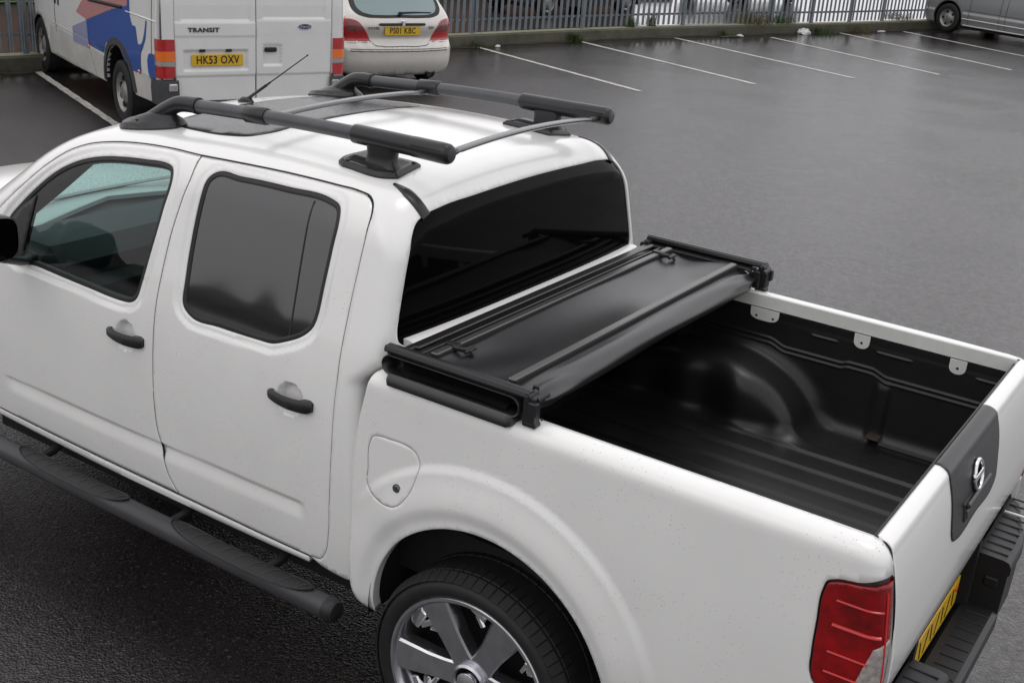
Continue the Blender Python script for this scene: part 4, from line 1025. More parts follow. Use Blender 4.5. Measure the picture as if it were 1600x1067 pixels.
# side rails with their grooves
for s_ in (-1, 1):
    b = MB(); sec = [(-.016, .000), (-.020, .008), (-.016, .018), (-.008, .021), (-.004, .015), (.000, .021), (.012, .021), (.018, .014), (.018, .002), (.006, -.006)]
    b.prism(sec, (-1.535, s_ * .862, 1.388), (0, 1, 0), (0, 0, 1), (1, 0, 0), .53); T(b.build('cover_rail', 'plastic_wet', tc_, sharp=30))
    b = MB(); b.prism([(-.010, .008), (-.010, .0), (.016, -.012), (.016, .0)], (-1.52, s_ * .840, 1.376), (0, 1, 0), (0, 0, 1), (1, 0, 0), .50); T(b.build('rail_bead', 'plastic', tc_))
    # open ends of the folded pouch: a bent vinyl ribbon and the folds inside
    xo, L_, zc, r = -1.288, .222, 1.349, .034
    path = [(xo - L_ + .0 - r * math.sin(a), zc + r * math.cos(a)) for a in np.linspace(0, math.pi, 14)] + [(xo + L_ + r * math.sin(a), zc - r * math.cos(a)) for a in np.linspace(0, math.pi, 14)]
    path = np.array(path); path[:, 1] -= .006 * np.sin(np.clip((path[:, 0] - xo + L_) / (2 * L_), 0, 1) * math.pi) * (path[:, 1] > zc) * 0
    n_ = len(path); secs = []
    inn = offset_loop(path, .006 if True else 0)
    for (y0, pth) in ((.800, path), (.880, path), (.8825, offset_loop(path, .002)), (.880, inn), (.800, inn)):
        secs.append([(p[0], s_ * y0, p[1]) for p in pth])
    T(loft(secs, close=True, caps=False).build('pouch_edge', 'vinyl', tc_, sharp=60))
    for (zo, dy, ln) in ((-.012, .0, .20), (.008, -.014, .195)):
        sheet = [[(x, s_ * (.872 + dy), zc + zo + .007 * math.sin(3 + 8 * x) - .012 * abs((x - xo) / ln)**3), (x, s_ * (.79 + dy), zc + zo + .010 + .007 * math.sin(3 + 8 * x))] for x in np.linspace(xo - ln, xo + ln, 40)]
        T(loft(sheet, caps=False).build('inner_fold', 'vinyl', tc_))
    b = MB(); b.box((xo, s_ * .80, zc), (.44, .006, .058)); T(b.build('pouch_back', 'ink', tc_))
    # skirt lying on the rail
    secs = []
    for x in np.linspace(-1.553, -1.035, 50):
        t = (x + 1.553) / .518; k = min(1, t * 14, (1 - t) * 20); w2 = .006 * math.sin(9 * t)
        secs.append([(x, s_ * .80, 1.304), (x, s_ * (.80 + .092 * k), 1.297 - .012 * k), (x, s_ * (.80 + .096 * k), 1.301 - .010 * k + .012), (x, s_ * (.80 + .080 * k), 1.318 + .004 * k)])
    T(loft(secs, caps=False).build('cover_skirt', 'vinyl', tc_, sharp=60))
    # hinge block and buckle at the rear end
    b = MB(); b.box((-1.006, s_ * .855, 1.352), (.042, .040, .086), bev=.005); b.box((-1.006, s_ * .850, 1.304), (.046, .036, .016), bev=.004); b.box((-.990, s_ * .872, 1.360), (.030, .022, .045), bev=.004)
    b.box((-1.022, s_ * .825, 1.345), (.028, .024, .07), bev=.004); b.tube([(-1.01, s_ * .83, 1.394), (-1.01, s_ * .88, 1.394)], .011, 10); b.tube([(-.988, s_ * .80, 1.385), (-.988, s_ * .86, 1.385)], .009, 10); b.box((-1.03, s_ * .80, 1.392), (.018, .012, .02), bev=.003)
    hb_ = T(b.build('hinge_block', 'plastic', tc_))
    b = MB()
    for (x, y, z) in ((-.985, .838, 1.375), (-1.03, .80, 1.385), (-.985, .84, 1.315), (-1.012, .842, 1.398)): b.tube([(x - .002, s_ * (y - .012), z), (x + .004, s_ * (y - .012), z)], .0035, 8)
    b.build('screw', 'alu', hb_)
    b = MB(); b.box((-1.525, s_ * .835, 1.380), (.03, .03, .03), bev=.006); b.tube([(-1.535, s_ * .81, 1.376), (-1.535, s_ * .85, 1.376)], .013, 12); T(b.build('front_bracket', 'plastic', tc_))
    # clamp lever over the front bar
    yc = s_ * .70; b = MB(); b.box((-1.405, yc, 1.3985), (.05, .028, .006), bev=.002); b.box((-1.375, yc - .01, 1.392), (.045, .014, .016), rot=Matrix.Rotation(R_(12), 3, 'Z'), bev=.004)
    b.box((-1.352, yc + .02, 1.385), (.012, .06, .012), bev=.003); b.tube([(-1.345, yc + .012, 1.388), (-1.335, yc + .014, 1.372)], .006, 8); T(b.build('bar_clamp', 'plastic', tc_))

# ================================================================== GROUND
def ground_mat(name, base, spread, rough, wet, flat_bump, puddle=.5, scale=1.0):
    m = bpy.data.materials.new(name); m.use_nodes = True; t = m.node_tree; b = t.nodes['Principled BSDF']; n = t.nodes.new; l = t.links.new
    g = n('ShaderNodeTexCoord')
    def noise(sc, det=5, ro=.6):
        q = n('ShaderNodeTexNoise'); q.inputs['Scale'].default_value = sc; q.inputs['Detail'].default_value = det; q.inputs['Roughness'].default_value = ro; l(g.outputs['Object'], q.inputs['Vector']); return q
    def rng(src, a, b_, c, d):
        q = n('ShaderNodeMapRange'); q.inputs[1].default_value = a; q.inputs[2].default_value = b_; q.inputs[3].default_value = c; q.inputs[4].default_value = d; l(src, q.inputs[0]); return q.outputs[0]
    big = noise(.55 * scale, 4); mid = noise(3.1 * scale, 6, .7); fine = noise(55, 4, .7)
    vo = n('ShaderNodeTexVoronoi'); vo.inputs['Scale'].default_value = 105; l(g.outputs['Object'], vo.inputs['Vector'])
    # aggregate colour
    c1 = rng(fine.outputs['Fac'], .3, .75, 1 - spread, 1 + spread); c2 = rng(mid.outputs['Fac'], .3, .7, .85, 1.15)
    sepc = n('ShaderNodeSeparateColor'); l(vo.outputs['Color'], sepc.inputs[0]); c3 = rng(sepc.outputs[0], .86, 1.0, 1.0, 2.6)
    mu = n('ShaderNodeMath'); mu.operation = 'MULTIPLY'; l(c1, mu.inputs[0]); l(c2, mu.inputs[1]); mu2 = n('ShaderNodeMath'); mu2.operation = 'MULTIPLY'; l(mu.outputs[0], mu2.inputs[0]); l(c3, mu2.inputs[1])
    mc = n('ShaderNodeMix'); mc.data_type = 'RGBA'; mc.blend_type = 'MULTIPLY'; mc.inputs[0].default_value = 1; mc.inputs[6].default_value = (*base, 1); l(mu2.outputs[0], mc.inputs[7]); l(mc.outputs[2], b.inputs['Base Color'])
    # water film
    add = n('ShaderNodeMath'); add.operation = 'MULTIPLY_ADD'; l(mid.outputs['Fac'], add.inputs[0]); add.inputs[1].default_value = .35; l(big.outputs['Fac'], add.inputs[2])
    pu = rng(add.outputs[0], puddle + .10, puddle + .24, 0, 1)
    # rainwater gathers along the foot of the kerb wall
    dp = n('ShaderNodeVectorMath'); dp.operation = 'DOT_PRODUCT'; dp.inputs[1].default_value = (.960, -.280, 0); l(g.outputs['Object'], dp.inputs[0])
    dn_ = n('ShaderNodeMath'); dn_.operation = 'MULTIPLY_ADD'; l(big.outputs['Fac'], dn_.inputs[0]); dn_.inputs[1].default_value = -4.5; l(dp.outputs['Value'], dn_.inputs[2])
    pk = rng(dn_.outputs[0], -13.6, -16.4, 0, 1); mxp = n('ShaderNodeMath'); mxp.operation = 'MAXIMUM'; l(pu, mxp.inputs[0]); l(pk, mxp.inputs[1]); pk_only = pk
    grit = noise(24, 6, .8); gr2 = noise(9, 5, .75)
    ro = n('ShaderNodeMix'); ro.data_type = 'FLOAT'; l(pu, ro.inputs[0]); ro.inputs[2].default_value = rough; ro.inputs[3].default_value = wet
    ro2 = n('ShaderNodeMix'); ro2.data_type = 'FLOAT'; l(pk_only, ro2.inputs[0]); l(ro.outputs[0], ro2.inputs[2]); ro2.inputs[3].default_value = .05; l(ro2.outputs[0], b.inputs['Roughness'])
    ga = n('ShaderNodeMath'); ga.operation = 'MULTIPLY_ADD'; l(gr2.outputs['Fac'], ga.inputs[0]); ga.inputs[1].default_value = .35; l(grit.outputs['Fac'], ga.inputs[2])
    l(rng(ga.outputs[0], .56, 1.0, .36, 1.15), b.inputs['Specular IOR Level'])
    b.inputs['IOR'].default_value = 1.62; b.inputs['Specular IOR Level'].default_value = .5
    bs = n('ShaderNodeMix'); bs.data_type = 'FLOAT'; l(pk_only, bs.inputs[0]); bs.inputs[2].default_value = flat_bump; bs.inputs[3].default_value = flat_bump * .35
    hh = n('ShaderNodeMath'); hh.operation = 'ADD'; l(vo.outputs['Distance'], hh.inputs[0]); l(fine.outputs['Fac'], hh.inputs[1])
    bu = n('ShaderNodeBump'); bu.inputs['Distance'].default_value = .004; l(bs.outputs[0], bu.inputs['Strength']); l(hh.outputs[0], bu.inputs['Height']); l(bu.outputs[0], b.inputs['Normal'])
    return m
M['asphalt'] = ground_mat('wet_asphalt', (.0190, .0158, .0162), .8, .26, .17, .62, .50)
M['yard'] = ground_mat('yard_asphalt', (.045, .042, .040), .3, .42, .22, .35, .46)
M['line'] = mat('road_paint', (.50, .49, .45), .38, noise=(9, .4), specks=(40, .42, (.07, .07, .07)), bump=(120, .4, .002))
M['concrete'] = mat('concrete', (.075, .072, .052), .75, noise=(3, .35), bump=(50, .5, .006))
M['moss'] = mat('mossy_top', (.19, .20, .125), .8, noise=(6, .3), bump=(60, .4, .005))
M['galv'] = mat('galvanised_steel', (.20, .225, .25), .45, metal=.3, noise=(5, .2))
M['grass'] = mat('grass', (.075, .13, .025), .8, noise=(8, .5), bump=(60, .8, .03))
M['leaf'] = mat('leaf', (.05, .10, .02), .55, noise=(30, .4)); M['dryleaf'] = mat('dry_leaf', (.14, .115, .045), .7, noise=(30, .4))
M['brick'] = mat('brick', (.17, .075, .05), .8, noise=(3, .3), bump=(20, .4, .01))
M['debris'] = mat('leaf_litter', (.028, .022, .014), .8, noise=(40, .6), bump=(80, 1, .01))
def sheet(name, pts, z, m, parent=None): return mk(name, [(x, y, z) for x, y in pts], [tuple(range(len(pts)))], m, parent, False)
tag(sheet('ground', [(-400, -400), (400, -400), (400, 400), (-400, 400)], 0, 'asphalt'), kind='structure')
kerb = [(-13.9, 1.5), (-13.12, 5.3), (-12.2, 9.6), (-11.50, 12.9), (-10.80, 16.1), (-9.86, 19.5), (-8.60, 23.2), (-7.45, 27.2), (-5.6, 33.5)]
kb = curve(kerb, False, .5); tk = np.gradient(kb, axis=0); tk /= np.linalg.norm(tk, axis=1)[:, None]; kn = np.stack([-tk[:, 1], tk[:, 0]], 1)   # points to -x side (beyond)
yd = [(x + kn[i][0] * .3, y + kn[i][1] * .3) for i, (x, y) in enumerate(kb)]
tag(sheet('yard_ground', [(-200, -30)] + [(yd[0][0], -30)] + yd + [(yd[-1][0] + 20, 200), (-200, 200)], .004, 'yard'), kind='structure')
# kerb wall carrying the fence
secs = []
for i, (x, y) in enumerate(kb):
    a = kn[i]; wob = .006 * math.sin(3 * i)
    secs.append([(x, y, -.02), (x + wob, y, .165), (x + a[0] * .02, y + a[1] * .02, .185), (x + a[0] * .26, y + a[1] * .26, .188), (x + a[0] * .28, y + a[1] * .28, -.02)])
ko = loft(secs, caps=False).build('kerb_wall', 'concrete', None, sharp=30); tag(ko, 'low mossy concrete kerb wall under the palisade fence', 'kerb wall')
secs = [[(kb[i][0] + kn[i][0] * q, kb[i][1] + kn[i][1] * q, .1905) for q in (.03, .25)] for i in range(len(kb))]
loft(secs, caps=False).build('kerb_top', 'moss', ko)
secs = [[(kb[i][0] - kn[i][0] * (.10 + .06 * math.sin(i * 2.3) + .04 * math.sin(i * 5.1)), kb[i][1] - kn[i][1] * .1, .003), (kb[i][0], kb[i][1], .012)] for i in range(len(kb))]
tag(loft(secs, caps=False).build('leaf_litter', 'debris', None), kind='stuff')
# parking bay lines
for (x0, y0, x1, y1) in ((-11.431, 13.502, -7.382, 12.01), (-10.77, 15.958, -6.589, 14.334), (-10.019, 18.393, -5.779, 16.635), (-8.967, 20.741, -4.947, 18.739), (-8.427, 23.391, -4.19, 20.948), (-7.636, 25.548, -3.60, 23.15), (-12.984, 6.052, -8.75, 4.30)):
    d = Vector((x1 - x0, y1 - y0, 0)).normalized(); nn = Vector((-d.y, d.x, 0)) * .045; p0 = Vector((x0, y0, .004)); p1 = Vector((x1, y1, .004)); n_ = 40
    v = []; f = []
    for i in range(n_ + 1):
        p = p0.lerp(p1, i / n_); j = 1 + .10 * math.sin(i * 1.7 + x0) + random.uniform(-.08, .08)
        v += [tuple(p + nn * j), tuple(p - nn * (1 + random.uniform(-.12, .12)))]
    for i in range(n_): f.append((2 * i, 2 * i + 1, 2 * i + 3, 2 * i + 2))
    tag(mk('parking_line', v, f, 'line', None, False), kind='structure')

# ---- palisade fence
fence = empty('palisade_fence', (kb[0][0], kb[0][1], .19)); tag(fence, 'grey galvanised steel palisade fence along the back of the car park', 'fence')
FI = Matrix.Translation(-Vector((kb[0][0], kb[0][1], .19)))
fl = curve(kerb, False, .01); acc = np.concatenate([[0], np.cumsum(np.linalg.norm(np.diff(fl, axis=0), axis=1))])
def fpt(s_): 
    i = min(len(fl) - 2, int(np.searchsorted(acc, s_))); t = (fl[i + 1] - fl[i]); t = t / np.linalg.norm(t); n_ = np.array([-t[1], t[0]]); return fl[i] + n_ * .14, t, n_
pitch = .148; hidden = (3.95, 10.8); total = acc[-1]; kpale = 0; rest = MB(); proto = None
def pale_mb():
    b = MB(); sec = [(-.034, .004), (-.020, -.004), (-.012, .006), (.012, .006), (.020, -.004), (.034, .004), (.020, 0), (.012, .010), (-.012, .010), (-.020, 0)]
    sec = [(-.034, .010), (-.024, -.002), (-.010, -.002), (0, .008), (.010, -.002), (.024, -.002), (.034, .010), (.024, .003), (.010, .003), (0, .013), (-.010, .003), (-.024, .003)]
    b.prism(sec, (0, 0, .03), (1, 0, 0), (0, -1, 0), (0, 0, 1), 2.0); return b
s_ = .1; posts = []
while s_ < total - .1:
    p, t, n_ = fpt(s_); a = math.atan2(t[1], t[0])
    if not (hidden[0] < s_ < hidden[1]):
        if proto is None: proto = pale_mb().build('pale', 'galv', fence, sharp=20); o = proto
        elif kpale < 99: o = proto.copy(); COL.objects.link(o)
        else: o = None
        lean = random.uniform(-.012, .012)
        mt = Matrix.Translation((p[0], p[1], .19)) @ Matrix.Rotation(a, 4, 'Z') @ Matrix.Rotation(lean, 4, 'Y')
        if o: o.matrix_parent_inverse = FI; o.matrix_basis = mt; kpale += 1
        else:
            q = pale_mb(); rest.add([tuple(mt @ Vector(v_)) for v_ in q.v], q.f)
    else:
        q = pale_mb(); mt = Matrix.Translation((p[0], p[1], .19)) @ Matrix.Rotation(a, 4, 'Z'); rest.add([tuple(mt @ Vector(v_)) for v_ in q.v], q.f)
    s_ += pitch
ro_ = rest.build('pale', 'galv', fence, sharp=20); ro_.matrix_parent_inverse = FI; ro_['kind'] = 'stuff'
for zz in (.42, 1.75):
    secs = []
    for q in np.arange(0, total, .5):
        p, t, n_ = fpt(q); o2 = p + n_ * .022; secs.append([(o2[0], o2[1], zz + .02), (o2[0], o2[1], zz - .02), (o2[0] + n_[0] * .02, o2[1] + n_[1] * .02, zz - .02)])
    r_ = loft(secs, caps=False).build('fence_rail', 'galv', fence, sharp=20); r_.matrix_parent_inverse = FI
for q in (1.6, 4.6, 7.6, 10.6, 12.35, 15.1, 17.9, 20.5, 21.9, 23.3, 24.6, 27.2, 30.0):
    if q > total: continue
    p, t, n_ = fpt(q); o2 = p + n_ * .05; b = MB(); b.box((0, 0, 1.05), (.075, .06, 2.15), bev=.004)
    po = b.build('fence_post', 'galv', fence, sharp=20); po.matrix_parent_inverse = FI; po.matrix_basis = Matrix.Translation((o2[0], o2[1], 0)) @ Matrix.Rotation(math.atan2(t[1], t[0]), 4, 'Z')
# red and white marker pole behind the fence
p, t, n_ = fpt(21.45); b = MB(); b.tube([(0, 0, 0), (0, 0, 1.5)], .03, 10); mp_ = b.build('marker_pole', mat('pole_white', (.5, .45, .45), .5), None); mp_.location = (p[0] + n_[0] * .25, p[1] + n_[1] * .25, .004)
tag(mp_, 'thin red and white marker pole standing behind the fence', 'pole')
for k in range(3): b = MB(); b.tube([(0, 0, .2 + k * .45), (0, 0, .42 + k * .45)], .0315, 10); b.build('pole_band', mat('pole_red', (.35, .03, .03), .5), mp_)

# ---- weeds and litter along the kerb
def weed(x, y, z, n, h, mt_, spread, lab, kind_='weed_clump'):
    b = MB()
    for i in range(n):
        a = random.uniform(0, 2 * math.pi); r = random.uniform(0, spread); hh = h * random.uniform(.4, 1); bx_, by_ = r * math.cos(a), r * math.sin(a); dx, dy = random.uniform(-.5, .5) * hh, random.uniform(-.5, .5) * hh; w_ = random.uniform(.002, .006)
        p = [(bx_ - w_, by_, 0), (bx_ + w_, by_, 0), (bx_ + dx * .6 + w_ * 1.3, by_ + dy * .6, hh * .6), (bx_ + dx, by_ + dy, hh), (bx_ + dx * .6 - w_ * 1.3, by_ + dy * .6 + .01, hh * .6)]
        b.add(p, [(0, 1, 2, 4), (4, 2, 3)])
    o = b.build(kind_, mt_, None, smooth=False); o.location = (x, y, z); tag(o, lab, 'weed', 'weeds along the kerb wall'); return o
def kp(s_, off, z): p, t, n_ = fpt(s_); return (p[0] + n_[0] * (off - .14), p[1] + n_[1] * (off - .14), z)
for (q, off, z, n, h, mt_, sp, lab) in ((11.35, -.08, 0, 60, .16, 'leaf', .25, 'low green weeds at the kerb wall foot beside the silver hatchback'),
    (12.2, -.05, 0, 40, .16, 'leaf', .20, 'small weed tuft at the kerb wall foot near the first empty bay line'),
    (14.65, -.05, 0, 70, .26, 'leaf', .16, 'bushy green weed growing at the kerb wall between two empty bays'),
    (16.35, .2, .19, 50, .30, 'leaf', .16, 'green weed growing on the kerb wall behind the fence'),
    (17.0, .22, .19, 50, .42, 'dryleaf', .12, 'tall yellowish weed growing through the fence base'),
    (20.0, .3, .19, 160, .42, 'dryleaf', .55, 'wide clump of dry yellow weeds behind the fence'),
    (20.9, .25, .19, 90, .30, 'leaf', .35, 'green weeds mixed in behind the fence beside the dry clump'),
    (18.9, -.04, 0, 30, .14, 'leaf', .12, 'tiny green weed at the kerb wall near the black litter'),
    (21.9, -.04, 0, 90, .20, 'leaf', .45, 'dark green weeds at the kerb wall foot past the plastic bag'),
    (23.4, -.04, 0, 60, .22, 'dryleaf', .35, 'brownish weeds at the kerb wall foot left of the silver van'),
    (25.4, .3, .19, 60, .30, 'dryleaf', .35, 'straggly brown weeds behind the fence left of the silver van'),
    (4.0, -.15, 0, 60, .10, 'leaf', .35, 'low weeds at the kerb wall foot beside the white van wheel')):
    x, y, zz = kp(q, off, z); weed(x, y, zz, n * 2, h * .8, mt_, sp, lab)
def litter(name, q, off, sc, m, lab, cat, z=.0):
    x, y, zz = kp(q, off, z); rnd = random.Random(name + str(q)); n1, n2 = 14, 8; v = []; f = []
    for j in range(n2 + 1):
        for i in range(n1):
            a = 2 * math.pi * i / n1; ph = math.pi * .5 * j / n2; r = 1 + .28 * rnd.uniform(-1, 1); v.append((sc[0] * math.cos(a) * math.cos(ph) * r, sc[1] * math.sin(a) * math.cos(ph) * r, sc[2] * math.sin(ph) * (1 + .3 * rnd.uniform(-1, 1))))
    for j in range(n2):
        for i in range(n1): f.append((j * n1 + i, j * n1 + (i + 1) % n1, (j + 1) * n1 + (i + 1) % n1, (j + 1) * n1 + i))
    o = mk(name, v, f, m, None, False); o.location = (x, y, .006); o.rotation_euler = (0, 0, 1.2); tag(o, lab, cat)
M['bag'] = mat('white_plastic', (.6, .6, .6), .4)
litter('plastic_bag', 21.35, -.10, (.17, .12, .10), 'bag', 'white plastic bag lying against the kerb wall', 'plastic bag')
litter('food_wrapper', 19.15, -.28, (.08, .06, .04), 'bag', 'small white wrapper beside the black litter by the kerb', 'wrapper')
litter('rubbish_heap', 18.9, -.30, (.30, .07, .025), 'ink', 'flat black scrap of rubbish lying near the kerb wall', 'rubbish')
litter('paper_scrap', 24.1, -.18, (.12, .06, .02), 'bag', 'crumpled pale paper near the last weeds by the kerb', 'paper')
litter('drink_can', 12.6, -.20, (.05, .035, .03), 'bag', 'small crushed white can by the first empty bay line', 'can')
b = MB(); b.box((0, 0, .004), (.022, .014, .006), bev=.002); o = b.build('paper_chip', 'bag', None); o.location = (-2.64, -1.93, 0); tag(o, 'tiny white paper chip on dark asphalt beside the pickup', 'paper')

# ================================================================== BEYOND THE FENCE
b = MB(); W0 = np.array([(-22.4, 1.0), (-17.8, 13.0), (-16.6, 17.8), (-14.6, 23.4), (-13.9, 26.0)]); 
secs = [[(x, y, 0), (x, y, .12), (x - .15, y + .05, .12), (x - .15, y + .05, 0)] for x, y in W0]
ke = loft(secs, caps=False).build('yard_kerb', 'concrete', None); ke['kind'] = 'structure'
bw = empty('brick_building', (-18.5, 19, 0)); tag(bw, 'long brown brick building wall seen low through the fence', 'building')
BI = Matrix.Translation((18.5, -19, 0))
secs = [[(x - 1.3, y + .4, 0), (x - 1.3, y + .4, .35)] for x, y in W0]; o = loft(secs, caps=False).build('plinth', 'concrete', bw); o.matrix_parent_inverse = BI
secs = [[(x - 1.32, y + .4, .35), (x - 1.32, y + .4, 3.2), (x - 5, y + 1.4, 3.3)] for x, y in W0]; o = loft(secs, caps=False).build('wall', 'brick', bw); o.matrix_parent_inverse = BI
g_ = sheet('grass', [(-24.5, 2), (-19.3, 8.2), (-18.4, 10.9), (-19.6, 12), (-26, 12)], .03, 'grass'); tag(g_, kind='stuff')

# ================================================================== OTHER VEHICLES
YAW = -.3948
def vehicle(name, lab, cat, loc, yaw): 
    o = empty(name, loc, yaw); return tag(o, lab, cat)
def simple_wheel(parent, x, y, r, rim_m, w_=.20, holes=8, side=-1, rimr=.62):
    wv = empty('wheel'); wv.parent = parent; wv.location = (x, y, r)
    sg = side
    v, f = lathe([(-sg * w_ * .3, r * rimr), (sg * w_ * .48, r * rimr), (sg * w_ * .52, r * (rimr + .06)), (sg * w_ * .52, r * .88), (sg * w_ * .44, r * .98), (sg * w_ * .3, r), (-sg * w_ * .4, r), (-sg * w_ * .5, r * .9)], 36, (0, 0, 0)); mk('tyre', v, f, 'tyre', wv, True, None, 40)
    R2 = r * rimr; v, f = lathe([(sg * w_ * .46, R2), (sg * w_ * .40, R2 * .92), (sg * w_ * .26, R2 * .80), (sg * w_ * .30, R2 * .55), (sg * w_ * .42, R2 * .38), (sg * w_ * .44, R2 * .2), (sg * w_ * .44, 0)], 36, (0, 0, 0)); rm = mk('rim', v, f, rim_m, wv, True, None, 50)
    for k in range(holes):
        a = 2 * math.pi * (k + .5) / holes; b = MB(); b.tube([(R2 * .70 * math.cos(a), sg * w_ * .2, R2 * .70 * math.sin(a)), (R2 * .70 * math.cos(a), sg * w_ * .35, R2 * .70 * math.sin(a))], R2 * .15, 8); b.build('rim_hole', 'ink', rm)
def map_y(Fn, sg=-1, off=0.0, x_off=None):
    def g(x, z):
        o = np.stack([x, np.zeros_like(x), z], 1); p = bisect(o, np.broadcast_to(np.array([0., sg, 0]), o.shape), Fn, .1, 1.6); p[:, 1] += sg * off; return p
    return g
def map_x(Fn, off=0.0, x0=-1.2):
    def g(y, z):
        o = np.stack([np.full_like(y, x0), y, z], 1); p = bisect(o, np.broadcast_to(np.array([1., 0, 0]), o.shape), Fn, 0, 2.4); p[:, 0] += off; return p
    return g
def rect(y0, z0, y1, z1, r=.02, st=.04):
    a = []
    for (cx, cz, s0_) in ((y1 - r, z1 - r, 0), (y0 + r, z1 - r, 90), (y0 + r, z0 + r, 180), (y1 - r, z0 + r, 270)):
        for q in np.linspace(0, 90, 5): a.append((cx + r * math.cos(R_(s0_ + q)), cz + r * math.sin(R_(s0_ + q))))
    out_ = []; n_ = len(a)
    for i in range(n_):
        p, q = np.array(a[i]), np.array(a[(i + 1) % n_]); k = max(1, int(np.linalg.norm(q - p) / st))
        for j in range(k): out_.append(p + (q - p) * j / k)
    out_ = np.array(out_); d = np.linalg.norm(out_ - np.roll(out_, 1, 0), axis=1); return out_[d > 1e-4]
def line_on(mapf, pts, wd, m, parent, name='panel_gap'):
    p2 = curve(pts, False, .05); q = mapf(p2[:, 0], p2[:, 1]); b = MB(); b.tube(q, wd, 5); return b.build(name, m, parent)
def poly_loop(pts, st=.05):
    p = np.array(pts, float); n_ = len(p); o = []
    for i in range(n_):
        a, c = p[i], p[(i + 1) % n_]; k = max(1, int(np.linalg.norm(c - a) / st))
        for j in range(k): o.append(a + (c - a) * j / k)
    return np.array(o)
M['vanwhite'] = mat('van_white', (.72, .72, .71), .38, coat=.5, noise=(2, .05), bump=(4, .03, .02))
M['vandirt'] = mat('van_white_dirty', (.52, .51, .48), .5, coat=.2, noise=(2.2, .18), bump=(4, .03, .02))
M['vangrey'] = mat('van_bumper', (.05, .052, .058), .55, noise=(10, .2))
M['pinkv'] = mat('pink_vinyl', (.50, .23, .23), .4, coat=.3); M['bluev'] = mat('blue_vinyl', (.035, .095, .36), .38, coat=.4); M['lilac'] = mat('lilac_vinyl', (.30, .31, .48), .4, coat=.3); M['midblue'] = mat('mid_blue_vinyl', (.12, .17, .42), .4, coat=.3)
M['silver'] = mat('silver_paint', (.62, .60, .565), .34, metal=.35, coat=.6, noise=(2, .05)); M['silvergrey'] = mat('silver_grey_paint', (.34, .35, .36), .33, metal=.5, coat=.7, noise=(2, .04)); M['darkcar'] = mat('dark_car_paint', (.03, .032, .036), .25, coat=.8)
M['steelrim'] = mat('dirty_rim', (.30, .29, .27), .45, metal=.5, noise=(12, .3)); M['smoked'] = mat('smoked_red_lens', (.16, .03, .035), .15, coat=1, noise=(9, .5)); M['lampred'] = mat('lamp_red', (.42, .012, .015), .15, coat=1, noise=(12, .2))

# ---------------------------------------------------------------- white panel van
OT = (-8.193, 5.202, 0)
van = vehicle('panel_van', 'white panel van with blue and pink side graphics and yellow plate', 'van', OT, YAW)
vw = spl([.25, .45, .70, 1.0, 1.35, 1.8, 2.3], [.955, .972, .982, .985, .975, .945, .90])
def Fvan(x, y, z):
    s = np.abs(y) - vw(z) + .004 * sstep(.74, .69, z); b = x - (.0 - .012 * (np.abs(y) / .9)**4 - .05 * np.maximum(z - 1.4, 0)); f_ = (-5.15 - x) + np.maximum(z - 1.0, 0) * .9; t = z - 2.35
    return smax(smax(smax(s, b, .07), f_, .35), t, .3)
def arc(cx, cz, r, a0, a1, n_=26, ez=1): return [(cx + r * math.cos(a), cz + r * ez * math.sin(a)) for a in np.linspace(R_(a0), R_(a1), n_)]
vo = poly_loop([(-.06, .47), (-.06, 2.2), (-3.6, 2.2), (-4.2, 1.6), (-4.75, 1.05), (-5.08, .95), (-5.10, .66)] + arc(-4.70, .33, .38, 120, 5, 18, 1.02) + [(-4.27, .30), (-3.2, .315), (-1.86, .355)] + arc(-1.34, .36, .50, 175, 5, 24, .93) + [(-.80, .40), (-.25, .43)], .06)
vs = panel('side_panel', map_y(Fvan), [vo], .06, 'vanwhite', van, flange=.03)
c = mirror_obj(vs)
low_ = poly_loop([(-.25, .43), (-.25, .69), (-.865, .68)] + arc(-1.34, .36, .52, 38, 5, 8, .93), .05)
panel('lower_panel', map_y(Fvan, -1, .003), [poly_loop([(-.27, .435), (-.28, .675), (-.92, .665), (-.835, .41)], .05)], .06, 'vandirt', van, flange=0)
panel('lower_panel', map_y(Fvan, -1, .003), [poly_loop([(-1.88, .36), (-1.90, .63), (-2.44, .64), (-3.2, .66), (-4.16, .66), (-4.27, .33)], .05)], .06, 'vandirt', van, flange=0)
gm = map_y(Fvan, -1, .0045)
def gfx(name, pts, m): return panel(name, gm, [poly_loop(pts, .05)], .06, m, van, flange=0)
gfx('pink_graphic', [(-2.606, 1.13), (-2.887, .964), (-2.454, .935), (-1.467, 1.174), (-.962, 1.267), (-.95, 1.50), (-2.3, 1.50)], 'pinkv')
gfx('blue_graphic', [(-2.455, .932), (-1.468, 1.168), (-.958, 1.270), (-.93, 1.45), (-.89, 1.30), (-.876, 1.184), (-.83, 1.12), (-.791, 1.096), (-.73, 1.103), (-.693, 1.10), (-.655, .99), (-.637, .948), (-.60, .935), (-.561, .945), (-.50, .965), (-.459, 1.009), (-.405, 1.10), (-.369, 1.204), (-.34, 1.197), (-.355, 1.12), (-.391, 1.019), (-.47, .93), (-.545, .868), (-.57, .78), (-.572, .711), (-.58, .65), (-.90, .64), (-1.106, .70), (-1.30, .84), (-1.50, .85), (-1.75, .79), (-1.88, .66), (-2.44, .66)], 'bluev')
gfx('lilac_graphic', [(-3.08, .778), (-2.462, .928), (-2.445, .62), (-2.6, .615), (-3.1, .60)], 'lilac')
gfx('blue_graphic', [(-.30, .655), (-.345, .70), (-.351, .829), (-.31, .885), (-.243, .909), (-.10, .915), (-.075, .90), (-.075, .71), (-.20, .66)], 'bluev')
